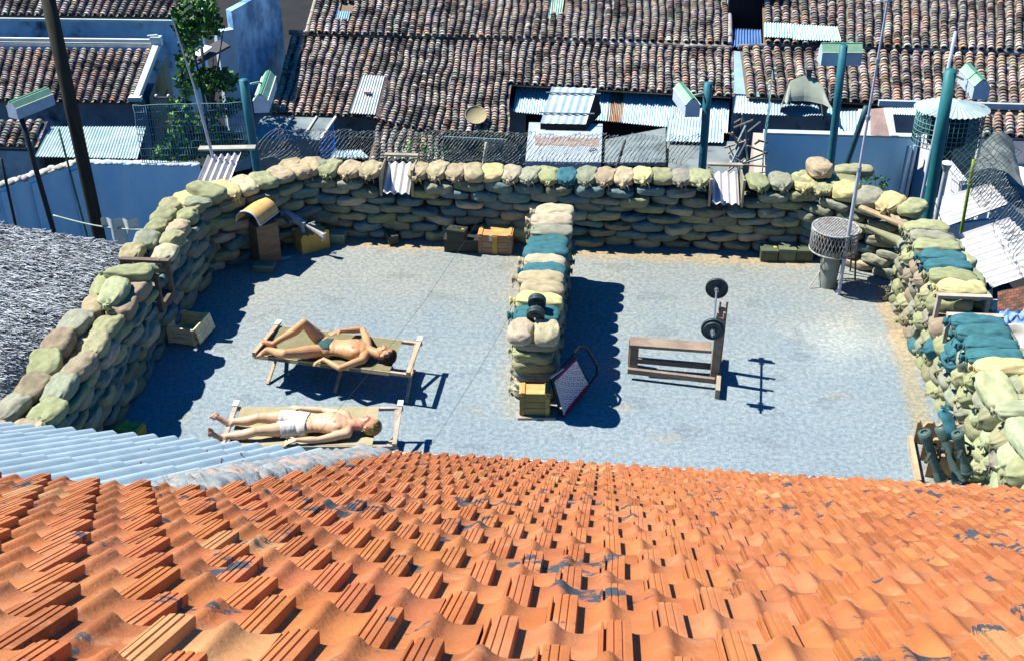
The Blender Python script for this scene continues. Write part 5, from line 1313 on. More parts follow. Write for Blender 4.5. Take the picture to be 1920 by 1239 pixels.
for (u,v0,v1) in((1700,262,340),(1712,260,342)):
    p_=P(u,v0+8,zt_); mb.cyl((p_.x,p_.y-.18,zt_+.0),(p_.x,p_.y-.18,GZ),.05,.05,8,col=(.45,.62,.80))
ob('drain_pipes',mb,M_paint,None,'two pale blue pipes down the right end of the blue wall','pipes')
mb=MB(); p_=PY(1768,345,20.0); mb.cyl(p_-V((0,0,2)),p_+V((0,0,.28)),.045,.045,10,col=(.62,.70,.76)); mb.cyl(p_+V((0,0,.28)),p_+V((0,0,.42)),.06,.11,12,col=(.55,.62,.68)); mb.cyl(p_+V((0,0,.42)),p_+V((0,0,.46)),.12,.04,12,col=(.75,.8,.82)); ob('vent_pipe',mb,M_paint,None,'short pale vent pipe with a cap in front of the white wall','vent pipe')
# wire cage with ribbed conical roof
cg=PY(1778,238,23.6)
cage=thing('wire_cage',V((cg.x,cg.y,GZ)),'round wire cage with a shallow cone roof on the right hand yard wall','cage')
apx=PY(1800,203,23.8); RX=.72
mb=MB(); zb0=cg.z-.36; zt0=PY(1778,218,23.2).z
cx_,cy_=cg.x,cg.y
for k in range(44):
    a_=2*math.pi*k/44; mb.tube([V((cx_+RX*math.cos(a_),cy_+RX*.8*math.sin(a_),zt0)),V((cx_+RX*math.cos(a_+.03),cy_+RX*.8*math.sin(a_+.03),zb0))],.010,4,col=(.22,.50,.50))
for j in range(8):
    z_=zb0+(zt0-zb0)*j/7; mb.tube([V((cx_+RX*math.cos(2*math.pi*i/30),cy_+RX*.8*math.sin(2*math.pi*i/30),z_)) for i in range(30)],.013,4,col=(.15,.38,.38),closed=True)
ob('cage_mesh',mb,M_matte,cage)
mb=MB(); 
def cone(u,v):
    a_=2*math.pi*u; rr=(RX+.08)*(1-v); return V((cx_+.1*v+rr*math.cos(a_),cy_+.8*rr*math.sin(a_),zt0+.02+.17*v+.016*math.cos(40*a_)*(1-v)))
mb.grid(cone,160,4,True,(1.15,1.2,1.1)); ob('cone_roof',mb,M_galv,cage)
mb=MB(); mb.cyl((cx_,cy_,zb0),(cx_,cy_,zt0),RX*.55,RX*.55,16,col=(.03,.05,.05)); mb.cyl((cx_,cy_,GZ),(cx_,cy_,zb0),.2,.2,10,col=(.05,.06,.06)); ob('dark_core',mb,M_matte,cage)
# wire fence netting helper
def netting(A,B,h,lab,col=(.25,.45,.5),nx=30,ny=9,name='wire_fence',cat='fence',lean=V((0,0,0)),r_=.008,group=None,wob=.03):
    mb=MB(); mb.col=col
    d=B-A
    def pt(u,v): 
        p=A+d*u+V((0,0,h*v))+lean*v; return p+V((wob*noise.noise(p*3),wob*noise.noise(p*3+V((9,0,0))),wob*noise.noise(p*4+V((0,7,0)))))
    for i in range(nx+1): mb.tube([pt(i/nx,j/6) for j in range(7)],r_,3)
    for j in range(ny+1): mb.tube([pt(i/12,j/ny) for i in range(13)],r_,3)
    return ob(name,mb,M_matte,None,lab,cat,group)
netting(PY(268,306,24),PY(472,303,23.4),1.35,'square mesh wire fence in front of the leafy yard',(.22,.42,.50),44,8,r_=.009)
netting(PY(1722,260,24.5),PY(1830,372,20.5),1.0,'sagging wire netting leaning over the white wall',(.02,.09,.09),24,9,lean=V((1.0,.7,-.35)),r_=.007,wob=.05)
netting(PY(1428,330,20.6),PY(1436,240,24),1.3,'narrow wire netting at the left end of the right blue wall',(.12,.28,.32),14,12,r_=.009)
# barbed wire coils
def coils(A,B,rr,n,lab,col=(.30,.36,.38)):
    mb=MB(); mb.col=col; N=n*14; d=B-A; pts=[]; rr*=.62; n=int(n*2.4); N=n*14
    for i in range(N+1):
        t=i/N; a_=2*math.pi*n*t; k=rr*(1+.25*noise.noise(V((t*9,0,rr)))); pts.append(A+d*t+V((.85*k*math.sin(a_+.8),k*math.cos(a_)*.9,rr+k*math.sin(a_))))
    mb.tube(pts,.0045,3)
    for i in range(0,N,3):
        p=pts[i]; mb.cyl(p-V((.02,0,.015)),p+V((.02,0,.015)),.007,.007,3,caps=False)
    return ob('barbed_wire',mb,M_matte,None,lab,'barbed wire','barbed wire coils outside the walls')
coils(PY(500,296,19.2),PY(720,300,18.6),.42,12,'barbed wire coil outside the back wall, left of the left embrasure')
coils(PY(735,300,18.6),PY(985,303,18.4),.42,16,'barbed wire coil outside the back wall, between left embrasure and pale hutch',(.32,.38,.34))
coils(PY(990,305,18.4),PY(1300,306,18.2),.40,16,'barbed wire coil outside the back wall, in front of the pale hutch',(.28,.34,.36))
coils(PY(1820,330,19.8),PY(1925,480,15.8),.40,14,'barbed wire coil outside the right wall above the white sheets')
# rough stone wall right
mb=MB()
A_=P(1832,262,-2.2); B_=P(1905,262,-2.3)
def rw(u,v):
    p=P(1842,268,-1.9).lerp(P(1898,262,-2.0),u).lerp(P(1800+20,352,-2.3).lerp(P(1935,420,-2.6),u),v)
    return p+V((0,0,.22*math.sin(math.pi*u)*(1-.3*v)+.08*noise.noise(p*3)))
mb.grid(rw,30,40,True,(1,1,1)); 
o=ob('rubble_mound_wall',mb,mat('rubble_render',(.24,.27,.27),(.14,.16,.16),scale=4,rough=1,bump=1,bscale=9,c3=(.10,.11,.11),s3=3,t3=(.52,.66)),None,'rough grey rubble wall winding down at the right edge','wall')
F8=Plane(P(1890,255,-3.2),22,4); h8=thing('tiled_house',V((F8.at(1890,240).x,F8.at(1890,240).y,GZ)),'small low tiled roof with white eaves at the right edge','house')
barrel_roof('roof_slope',F8.at(1838,254),F8.at(1990,262),F8.at(1838,214),F8.at(1990,220),.28,.12,h8,dark=.1,seed=81,wav=.08,red=.3)
mb=MB(); mb.bar(F8.at(1650,205)+V((0,.2,.1)),F8.at(1990,214)+V((0,.2,.1)),.12,.16,col=(.7,.8,.85)); ob('beam',mb,M_white,h8)
mb=MB(); slab([F8.at(1840,254),F8.at(1990,262),F8.at(1990,222),F8.at(1845,216)],F8.at(1890,256).z-.12,GZ,mb); ob('white_front',mb,mat('stained_white_front',(.70,.74,.76),(.62,.55,.50),scale=1.2,rough=.9,c3=(.35,.20,.15),s3=2,t3=(.6,.7)),h8)
mb=MB(); a=P(1862,262,-3.4); b=P(1985,264,-3.4); 
slab([P(1868,345,-4),P(1990,352,-4),P(1990,270,-4),P(1872,268,-4)],-4,GZ,mb); ob('flat_roof',mb,M_white,None,'flat pale roof in blue shade at the right edge','roof')
# white corrugated roofs, right
def wr(pts,zs,n,lab,nm):
    c=[P(u,v,z) for (u,v),z in zip(pts,zs)]
    t=thing('lean_to_shed',V((c[0].x,c[0].y,GZ)),lab,'shed')
    corr('roof_sheet',c[0],c[1],c[2],c[3],n,.032,MATS['white_sheet'],t,col=(1.3,1.28,1.2),along='v')
    return t,c
# waves run from upper right to lower left: u along the long side
t,c=wr([(1742,378),(1762,432),(1893,384),(1858,346)],[-1.55,-1.7,-1.35,-1.2],6,'small white ribbed roof outside the right wall, the farther of two','a')
for o in t.children: pass
mb=MB(); wallquad(mb,P(1768,440,-1.7)+V((0,.25,0)),P(1886,398,-1.4)+V((0,.2,0)),-1.62,GZ,.1); ob('wall',mb,M_white,t)
t,c=wr([(1780,448),(1862,542),(1990,500),(1893,410)],[-1.3,-1.5,-1.2,-.95],10,'larger white ribbed roof outside the right wall, the nearer of two','b')
mb=MB(); a=P(1786,462,-1.4);b=P(1830,542,-1.5); wallquad(mb,a+V((.25,0,0)),b+V((.15,0,0)),-1.65,GZ,.1); ob('wall',mb,M_white,t)
mb=MB(); a=P(1868,555,-1.6); b=P(1855,615,-1.6); mb.bar((a.x+.0,a.y,-1.7),(a.x-.0,a.y,GZ),.12,.12,col=(.95,.98,1.0)); ob('post',mb,M_white,t)
mb=MB(); mb._a([P(1832,556,-1.9),P(1862,540,-1.9),P(1858,600,-3.2),P(1835,618,-3.2)],[(0,1,2,3),(3,2,1,0)]); ob('panel',mb,mat('grey_panel',(.42,.50,.54),(.3,.37,.42),scale=3),t)
# brick wall and yard clutter, right
M_brick=bpy.data.materials.new('brickwork'); M_brick.use_nodes=True; n_t=M_brick.node_tree; b_=n_t.nodes['Principled BSDF']; b_.inputs['Roughness'].default_value=.95
br=n_t.nodes.new('ShaderNodeTexBrick'); br.inputs['Scale'].default_value=4.5; br.inputs['Color1'].default_value=(.28,.10,.05,1); br.inputs['Color2'].default_value=(.07,.05,.04,1); br.inputs['Mortar'].default_value=(.03,.035,.04,1); tcn=n_t.nodes.new('ShaderNodeTexCoord'); n_t.links.new(tcn.outputs['UV'],br.inputs['Vector']); n_t.links.new(br.outputs[0],b_.inputs['Base Color'])
def uvgrid(o,nu,nv,su,sv):
    me=o.data; l=me.uv_layers.new(name='UV')
    for f in me.polygons:
        i=f.index; a_=i//nv; b__=i%nv
        for j,(du,dv) in enumerate(((0,0),(1,0),(1,1),(0,1))): l.data[f.loop_start+j].uv=((a_+du)/nu*su,(b__+dv)/nv*sv)
mb=MB(); A_=PY(1870,640,14.6);B_=PY(1990,600,14.6);C__=PY(1990,520,15.2);D__=PY(1870,548,15.2)
mb.grid(lambda u,v:A_.lerp(B_,u).lerp(D__.lerp(C__,u),v)+V((0,.03*noise.noise(V((u*5,v*5,0))),0)),12,12,False)
mb.box(((A_.x+B_.x)/2,A_.y+.9,-3.6),((B_-A_).x,.3,4))
o=ob('brick_wall',mb,M_brick,None,'dark red brick wall below the larger white ribbed roof','wall')
l=o.data.uv_layers.new(name='UV')
for f in o.data.polygons:
    if f.index<144:
        a_=f.index//12;b__=f.index%12
        for j,(du,dv) in enumerate(((0,0),(1,0),(1,1),(0,1))): l.data[f.loop_start+j].uv=((a_+du)/12*1.3,(b__+dv)/12*.9)
mb=MB()
def drape(u,v):
    p=PY(1862+70*u,582+60*v,13.9-.6*v); return p+V((0,.12*noise.noise(V((u*4,v*4,2))),.10*noise.noise(V((u*7,v*7,5)))))
mb.grid(drape,26,26,True,(.30,.48,.80)); ob('blue_rag_heap',mb,M_cloth,None,'heap of blue rags and sacking below the brick wall','rag heap')
c=PY(1903,640,12.9); M=V((-.35,-.25,.75)).to_track_quat('Z','Y').to_matrix()
mb=MB(); mb.lathe(c,[(0,-.16),(.14,-.14),(.22,-.05),(.25,.04),(.262,.05),(.255,.06),(.235,.05),(.20,-.04),(.12,-.12),(0,-.13)],26,col=(.85,.84,.80),M=M); ob('white_basin',mb,M_paint,None,'white basin tilted on edge outside the right wall','basin')
mb=MB(); A_=PY(1896,705,12.0);B_=PY(1990,640,12.6); mb.bar(A_,B_,.04,.5,col=(.62,.68,.72)); ob('pale_board',mb,M_white,None,'pale board leaning outside the right wall below the basin','board')
# poles ------------------------------------------------------
def pole(u0,v0,yd,utop,vtop,r0,col,lab,name='lamp_pole',cat='pole',group=None,m=None,base=None):
    b0=PY(u0,v0,yd); t0=PY(utop,vtop,yd); d=(t0-b0).normalized(); k=(GZ-b0.z)/d.z; g=b0+d*k
    mb=MB(); mb.tube([g,b0,b0.lerp(t0,.5),t0],r0,14,col=col); 
    return ob(name,mb,m or M_paint,None,lab,cat,group,base=(g.x,g.y,GZ)),b0,t0
TEALP=(.035,.22,.28)
M_tar=mat('tarred_timber',(.022,.024,.02),(.045,.045,.03),scale=5,rough=.85,bump=.4,bscale=18,stretch=(3,3,.4))
pole(185,440,20.5,84,-30,.125,(1,1,1),'thick dark timber utility pole at the left','utility_pole','pole',m=M_tar)
pole(98,425,22.6,38,215,.055,(.03,.04,.045),'thin dark post under the leftmost lamp housing','lamp_post','pole')
pole(478,292,18.6,456,150,.075,TEALP,'teal pole behind the left corner of sandbags','lamp_pole','pole','teal poles outside the walls')
pole(1318,296,18.4,1328,156,.07,TEALP,'teal pole behind the back wall beside the corrugated sheets','lamp_pole','pole','teal poles outside the walls')
pole(1559,292,19.2,1582,86,.07,TEALP,'teal pole behind the standing sandbag, in front of a lamp housing','lamp_pole','pole','teal poles outside the walls')
pole(1745,368,17.6,1783,132,.095,(.03,.24,.26),'thick teal pole in front of the white wall at right','lamp_pole','pole','teal poles outside the walls')
pole(1728,372,17.8,1792,60,.028,(.50,.62,.78),'slim pale mast standing against the thick teal pole','mast_pipe','mast')
pole(20,380,22,2,298,.03,(.03,.04,.04),'short dark stake at the left edge before the blue wall','stake','stake')
pole(135,336,22.2,110,242,.022,(.10,.22,.10),'thin green bamboo stake before the large ribbed sheet','stake','stake')
pole(1606,255,25,1625,200,.07,(.03,.12,.16),'short dark blue post behind the tall radio mast','post','post')
pole(908,300,19.5,912,268,.03,(.7,.72,.6),'short pale stake among the barbed wire behind the back wall','stake','stake')
pole(1160,303,19.5,1172,264,.025,(.10,.09,.08),'crooked twig stake in front of the grey felt panel','stake','stake')
pole(1818,345,19.6,1826,300,.03,(.28,.45,.04),'short yellow green stake by the rubble wall','stake','stake')
def lamp(pa,pb,ya,yb,w_,h_,lab,bracket=None):
    A_=PY(*pa,ya);B_=PY(*pb,yb); d=(B_-A_); L_=d.length; d.normalize(); s_=V((d.y,-d.x,0)).normalized(); u_=V((0,0,1))
    t=thing('lamp_housing',(A_+B_)/2,lab,'lamp','outdoor lamp housings around the terrace')
    sec=[(-w_/2,-h_*.5),(w_/2,-h_*.5),(w_/2,h_*.15),(w_*.18,h_*.5),(-w_*.18,h_*.5),(-w_/2,h_*.15)]
    body=MB()
    def ring(p,k=1,dz=0): return [p+s_*(x*k)+u_*(z*k) for x,z in sec]
    a_=ring(A_);b_=ring(B_)
    BL=(.66,.80,.98); GN=(.40,.72,.46)
    body._a(a_+b_,[(1,2,8,7),(5,0,6,11),(0,1,7,6)],False,BL); body._a(a_,[tuple(range(6))[::-1]],False,BL); body._a(b_,[tuple(range(6))],False,BL)
    ob('lamp_body',body,M_paint,t)
    cap=MB(); o=u_*.008
    cap._a([p+o for p in a_[2:6]]+[p+o for p in b_[2:6]],[(0,1,5,4),(1,2,6,5),(2,3,7,6)],False,GN)
    cap.bar(a_[2]+o,b_[2]+o,.02,.02,col=(.7,.85,.7)); cap.bar(a_[5]+o,b_[5]+o,.02,.02,col=(.7,.85,.7)); 
    cap.bar((a_[3]+a_[4])/2+o*2,(b_[3]+b_[4])/2+o*2,.05,.02,col=(.10,.30,.2))
    ob('lamp_cap',cap,M_paint,t)
    if bracket:
        br_=MB(); br_.tube([PY(*p,y) for p,y in bracket],.018,6,col=(.45,.62,.5)); ob('bracket',br_,M_paint,t)
lamp((22,208),(92,180),22.4,23.2,.30,.34,'leftmost lamp housing on its thin dark post',bracket=[((40,218),22.6),((42,205),22.6)])
lamp((489,196),(505,150),18.3,19.9,.24,.30,'lamp housing beside the teal pole at the left corner',bracket=[((470,158),18.7),((485,155),18.9),((500,160),19.2)])
lamp((1299,204),(1275,172),18.0,19.3,.24,.30,'lamp housing left of the teal pole behind the back wall',bracket=[((1322,175),18.4),((1300,180),18.3)])
lamp((1538,102),(1613,102),19.5,19.5,.26,.34,'lamp housing crossing behind the top of a teal pole at right',bracket=[((1580,105),19.25),((1580,105),19.5)])
lamp((1841,170),(1812,138),17.2,18.4,.24,.30,'rightmost lamp housing beside the thick teal pole',bracket=[((1786,140),17.6),((1806,150),17.8)])
# tree and greenery ------------------------------------------
def leafcloud(mb,c,rr,n,r,cols,size=.10):
    for i in range(n):
        d=V((r.gauss(0,1),r.gauss(0,1),r.gauss(0,1))).normalized()*(r.random()**.4)
        p=c+V((d.x*rr[0],d.y*rr[1],d.z*rr[2]))
        a_=V((r.uniform(-1,1),r.uniform(-1,1),r.uniform(-.2,1))).normalized(); b_=a_.orthogonal().normalized(); b_=(b_*math.cos(i)+a_.cross(b_)*math.sin(i)); s=size*r.uniform(.6,1.3)
        w2=a_.cross(b_)
        mb._a([p-b_*s*.5,p+w2*s*.28,p+b_*s*.5,p-w2*s*.28],[(0,1,2,3)],False,tuple(x*r.uniform(.6,1.3) for x in r.choice(cols)))
LC=[(.08,.26,.04),(.04,.14,.04),(.15,.38,.06),(.02,.08,.04)]
tr=PY(385,250,28.5); trb=V((tr.x,tr.y,GZ))
tree=thing('leafy_tree',trb,'leafy green tree in the shaded yard behind the left corner','tree')
mb=MB(); top=PY(375,60,29.5); mb.tube([trb,trb.lerp(top,.45)+V((.2,0,0)),trb.lerp(top,.75),top],lambda t:.11*(1-t*.7),8,col=(.12,.13,.12)); 
for (u,v) in((352,40),(402,150),(350,200),(418,60),(400,110)): mb.tube([trb.lerp(top,.55),PY(u,v,29)],lambda t:.05*(1-t*.7),6,col=(.12,.13,.12))
ob('trunk',mb,M_matte,tree)
mb=MB(); r=random.Random(4)
for (u,v,rx,rz,n) in((352,38,.42,.5,170),(378,22,.45,.45,150),(395,45,.35,.4,90),(360,75,.3,.35,70),(348,110,.25,.5,60),(400,150,.55,.35,150),(350,150,.3,.45,80),(430,155,.3,.2,40),(425,200,.45,.25,60),(335,205,.35,.3,60),(350,230,.5,.35,120),(392,235,.35,.35,80),(372,262,.9,.5,300),(420,275,.8,.4,200),(330,285,.7,.3,160)):
    leafcloud(mb,PY(u,v,28.6+r.uniform(-.5,.5)),(rx,.5,rz),int(n*2.4),r,LC,.17)
ob('crown',mb,M_leaf,tree)
mb=MB(); r=random.Random(14)
leafcloud(mb,PY(1635,345,19.6),(.35,.3,.2),120,r,LC,.08); leafcloud(mb,PY(1590,345,19.8),(.4,.3,.1),80,r,LC,.07); ob('weed_tuft',mb,M_leaf,None,'green weeds growing behind the slanting right corner','weeds')
mb=MB(); leafcloud(mb,PY(780,290,21),(.7,.4,.25),240,r,LC,.08); ob('weed_tuft',mb,M_leaf,None,'low weeds under the sagging small tiles behind the back wall','weeds',kind='stuff')
# ------------------------------------------------------------ the two sunbathers
M_skin=mat('skin',(1,1,1),(.90,.86,.84),scale=5,rough=.5,attr=True,spec=.45,bump=.05,bscale=60)
def build_person(nm,J,label,skin,hair_c,short_c,opts):
    mb=MB()
    base=V((J['pelvis'].x,J['pelvis'].y,.45))
    def limb(pts,rs,n=14):
        N=[];RR=[]
        for i in range(len(pts)-1):
            for k in range(6):
                f=k/6; N.append(pts[i].lerp(pts[i+1],f)); g=f*f*(3-2*f); RR.append(rs[i]*(1-g)+rs[i+1]*g)
        N.append(pts[-1]); RR.append(rs[-1])
        L_=len(N)-1
        mb.tube(N,lambda t:RR[min(L_,int(round(t*L_)))],n)
        mb.ell(N[0],(RR[0],)*3); mb.ell(N[-1],(RR[-1],)*3)
    pe,ab,chst,nk=J['pelvis'],J['belly'],J['chest'],J['neck']
    ax=(nk-pe).normalized(); side=(J['sf']-J['sn']).normalized(); upv=ax.cross(side)
    if upv.z<0: upv=-upv
    Mt=Matrix((ax,side,upv)).transposed()
    mb.ell(pe,(.135,.165,.095),Mt,20,12); mb.ell(ab,(.17,.145,.086),Mt,20,12); mb.ell(ab.lerp(pe,.5),(.14,.15,.088),Mt,20,12); mb.ell(ab.lerp(chst,.5),(.15,.15,.096),Mt,20,12)
    mb.ell(chst,(.185,.172,.112),Mt,20,12); mb.ell(chst.lerp(nk,.45),(.12,.155,.088),Mt,20,12)
    for s in(-1,1):
        mb.ell(chst+side*(.075*s)+upv*.038+ax*.04,(.095,.085,.055),Mt,16,10)
        mb.ell(pe+side*(.075*s)-upv*.01,(.11,.095,.095),Mt,16,10)
    limb([J['sn'],nk-ax*.03,J['sf']],[.055,.060,.055])
    hd=J['head']; h=opts['h'].normalized(); f=opts['f']; f=(f-h*f.dot(h)).normalized(); s_=h.cross(f)
    limb([nk-ax*.02,hd-h*.075-f*.02],[.066,.058])
    Mh=Matrix((h,s_,f)).transposed()
    mb.ell(hd+h*.028-f*.012,(.098,.076,.092),Mh,22,14)             # skull
    mb.ell(hd-h*.045+f*.022,(.075,.058,.062),Mh,18,12)             # face
    mb.ell(hd-h*.098+f*.048,(.026,.030,.026),Mh,12,8)              # chin
    mb.ell(hd-h*.010+f*.083,(.020,.046,.012),Mh,12,8)
    limb([hd+h*.008+f*.080,hd-h*.032+f*.106],[.009,.014],10)        # nose
    mb.ell(hd-h*.035+f*.094,(.011,.019,.010),Mh,10,7)
    mb.ell(hd-h*.062+f*.085,(.010,.024,.012),Mh,10,7)               # lips
    for s in(-1,1):
        mb.ell(hd+s_*(.074*s)-h*.015-f*.012,(.032,.010,.019),Mh,12,8)
        mb.ell(hd-h*.030+f*.062+s_*(.038*s),(.022,.018,.016),Mh,10,7)
        mb.ell(hd+h*.004+f*.074+s_*(.031*s),(.009,.014,.010),Mh,10,7)
    def hand(wr,d,nrm,thumb,curl=.3,spread=.16):
        d=d.normalized(); nrm=(nrm-d*nrm.dot(d)).normalized(); sd_=d.cross(nrm)*thumb
        M=Matrix((d,sd_,nrm)).transposed()
        pc=wr+d*.050
        mb.ell(pc,(.058,.042,.017),M,14,9)
        for k,(o,l) in enumerate(((.030,.072),(.010,.082),(-.010,.076),(-.029,.060))):
            fd=(d+sd_*(spread*(o/.03)*.8)).normalized(); b0=wr+d*.085+sd_*o
            dr=-nrm
            p1=b0+(fd+dr*curl*.4).normalized()*l*.42; p2=p1+(fd+dr*curl*1.1).normalized()*l*.33; p3=p2+(fd+dr*curl*1.8).normalized()*l*.25
            limb([b0-d*.02,b0,p1,p2,p3],[.009,.0095,.009,.0085,.007],8)
        t0=wr+d*.025+sd_*.030; t1=t0+(d*.6+sd_*.8-nrm*.1).normalized()*.035; t2=t1+(d*.9+sd_*.4-nrm*.15).normalized()*.030
        limb([t0,t1,t2],[.013,.011,.009],8)
    for side_k in('n','f'):
        S,E_,W=J['s'+side_k],J['e'+side_k],J['w'+side_k]
        limb([S,S.lerp(E_,.35),E_],[.054,.049,.037]); limb([E_,E_.lerp(W,.3),W],[.037,.040,.026])
        hd_=J['h'+side_k]-W
        hand(W,hd_,opts['hn'+side_k],opts['th'+side_k],opts['curl'+side_k],.22)
        H_,K_,A_,T_=J['l'+side_k],J['k'+side_k],J['a'+side_k],J['t'+side_k]
        limb([H_,H_.lerp(K_,.35),H_.lerp(K_,.8),K_],[.088,.084,.062,.056]); cb=opts['calf'+side_k]
        limb([K_,K_.lerp(A_,.32)+cb*.018,K_.lerp(A_,.75),A_],[.055,.058,.040,.034])
        mb.ell(K_-cb*.018,(.042,.042,.042))
        fd=(T_-A_); L_=fd.length; fd.normalize(); up=opts['ft'+side_k]; up=(up-fd*up.dot(fd)).normalized(); sd_=fd.cross(up)
        heel=A_-up*.045-fd*.045
        mb.ell(heel,(.036,.036,.036)); limb([heel+up*.01,A_+fd*L_*.35-up*.035,A_+fd*L_*.70-up*.045],[.036,.034,.026]); limb([A_,A_+fd*L_*.45-up*.025,A_+fd*L_*.75-up*.045],[.034,.028,.018])
        mb.ell(A_+fd*L_*.68-up*.048,(.030,.046,.016),Matrix((fd,sd_,up)).transposed())
        for k in range(5):
            b=A_+fd*L_*(.80-.02*k)+sd_*((k-2)*.0185*opts['big'+side_k])-up*.050; r=.014 if k==0 else .0095
            limb([b-fd*.02,b+fd*L_*(.17-.02*k)],[r,r*.95],8)
    me=mb.mesh('tmp'); o=bpy.data.objects.new('tmp',me); COL.objects.link(o)
    m=o.modifiers.new('r','REMESH'); m.mode='VOXEL'; m.voxel_size=.0075; m.use_smooth_shade=True
    m=o.modifiers.new('s','SMOOTH'); m.factor=.5; m.iterations=5
    dg=bpy.context.evaluated_depsgraph_get(); ev=o.evaluated_get(dg); me2=bpy.data.meshes.new_from_object(ev)
    bpy.data.objects.remove(o)
    vs=[v.co.copy() for v in me2.vertices]; ns=[v.normal.copy() for v in me2.vertices]
    # natural skin tone patches
    cols=[]
    for p in vs:
        q=p-hd; a,b,c=q.dot(h),q.dot(s_),q.dot(f); k=skin
        n=noise.noise(p*9)*.5+.5
        k=tuple(x*(1-.10*n*w_) for x,w_ in zip(skin,(.3,1,1.3)))
        if a>-.16 and abs(b)<.12 and q.length<.2:
            k=tuple(x*y for x,y in zip(skin,opts['face']))
            if c>.045:
                if -.070<a<-.052 and abs(b)<.026: k=(k[0]*.85,k[1]*.45,k[2]*.5)
                if .020<a<.032 and .012<abs(b)<.05: k=tuple(x*.45+y*.3 for x,y in zip(k,hair_c))
                if -.004<a<.003 and .016<abs(b)<.044: k=tuple(x*.35 for x in k)
        t=p-chst
        if t.dot(upv)>.07:
            for s in(-1,1):
                if (t-side*(.085*s)-ax*.03-upv*t.dot(upv)).length<.017: k=(skin[0]*.55,skin[1]*.38,skin[2]*.36)
        else:
            pass
        if t.length<.30 and t.dot(ax)>.05 and t.dot(upv)>.03: k=tuple(x*(1+(y-1)*.6) for x,y in zip(k,opts['chest']))
        for A_,T_ in((J['an'],J['tn']),(J['af'],J['tf'])):
            if (p-T_).length<.17: k=(k[0]*.95,k[1]*.80,k[2]*.78)
        cols.append(k)
    off=base
    me2.transform(Matrix.Translation(-off))
    ca=me2.color_attributes.new('Col','FLOAT_COLOR','POINT'); d=[]
    for k in cols: d.extend((*k,1))
    ca.data.foreach_set('color',d)
    me2.materials.clear(); me2.materials.append(M_skin)
    ob_=bpy.data.objects.new('person',me2); COL.objects.link(ob_); ob_.location=off; OFF[ob_.name]=off
    me2.name='person_body'
    for p_ in me2.polygons: p_.use_smooth=True
    tag(ob_,label,'person')
    def shell(name,test,disp,m,col,thick=.004,colf=None):
        used={}; nb=MB(); 
        sel=[f_ for f_ in me2.polygons if all(test(vs[i]) for i in f_.vertices)]
        vv=[];fs=[]
        for f_ in sel:
            t=[]
            for i in f_.vertices:
                if i not in used: used[i]=len(vv); vv.append(vs[i]+ns[i]*disp(vs[i]))
                t.append(used[i])
            fs.append(tuple(t))
        # rim closed inwards
        from collections import Counter
        ec=Counter()
        for t in fs:
            for a,b in zip(t,t[1:]+t[:1]): ec[(min(a,b),max(a,b))]+=1
        inv={v:k for k,v in used.items()}; inn={}
        def gi(i):
            if i not in inn: inn[i]=len(vv); vv.append(vs[inv[i]]-ns[inv[i]]*.002)
            return inn[i]
        extra=[]
        for t in fs:
            for a,b in zip(t,t[1:]+t[:1]):
                if ec[(min(a,b),max(a,b))]==1: extra.append((b,a,gi(a),gi(b)))
        nb._a(vv,fs+extra,True,col)
        return ob(name,nb,m,ob_)
    wa=opts['waist']; 
    def shorts(p):
        t=p-pe
        if t.length>.42: return False
        if t.dot(ax)>wa+.012*noise.noise(p*12): return False
        for key in('n','f'):
            pass
        H1,K1,H2,K2=J['ln'],J['kn'],J['lf'],J['kf']
        # assign to nearer leg
        def seg(p,a,b):
            d=b-a; u=max(0,min(1,(p-a).dot(d)/d.length_squared)); return (p-(a+d*u)).length,u*d.length
        d1,l1=seg(p,H1,K1); d2,l2=seg(p,H2,K2); l=l1 if d1<d2 else l2
        # slanted leg opening: higher at the outer hip
        mid=abs((p-pe).dot(side)); 
        cut=opts['leg']-opts['slant']*min(1,mid/.16)
        for a,b in((J['en'],J['wn']),(J['wn'],J['hn']),(J['ef'],J['wf']),(J['wf'],J['hf'])):
            dd,_=seg(p,a,b)
            if dd<.052: return False
        if (p-J['hn']).length<.13 or (p-J['hf']).length<.13: return False
        return l<cut
    cl=shell('swimming_trunks',shorts,lambda p:.007+opts['loose']*(.5+.5*noise.noise(V((p.x*30,p.y*9,p.z*9)))),M_cloth,short_c)
    def hairt(p):
        q=p-hd; a,b,c=q.dot(h),q.dot(s_),q.dot(f)
        if q.length>.16: return False
        if abs(b)>.074 and a<.012: return False
        return (a>.060+.02*(c>.05)-.02*noise.noise(p*40)) or (a>-.02 and c<.012+.35*max(0,a)) or (a>-.065 and c<-.035)
    shell('hair',hairt,lambda p:.008+.012*(.5+.5*noise.noise(p*45))+.006*noise.noise(p*120)+(.008 if (p-hd).dot(h)>.06 else 0),mat('hair_strands',(1,1,1),(.6,.55,.45),scale=60,rough=.7,attr=True,bump=.8,bscale=150),hair_c)
    return ob_
zs=.505
J1=dict(pelvis=P(611,650,.50),belly=P(634,652,.50),chest=P(661,655,.515),neck=P(694,657,.52),sn=P(680,674,.50),sf=P(688,637,.52),head=P(723,664,.53),
 en=P(637,690,.47),wn=P(607,673,.50),hn=P(590,680,.47),ef=P(680,618,.50),wf=P(637,621,.56),hf=P(618,627,.56),
 ln=P(600,658,.49),kn=P(534,663,.58),an=P(501,655,.53),tn=P(478,661,.53),lf=P(604,640,.50),kf=P(570,606,.80),af=P(512,645,.54),tf=P(492,632,.62))
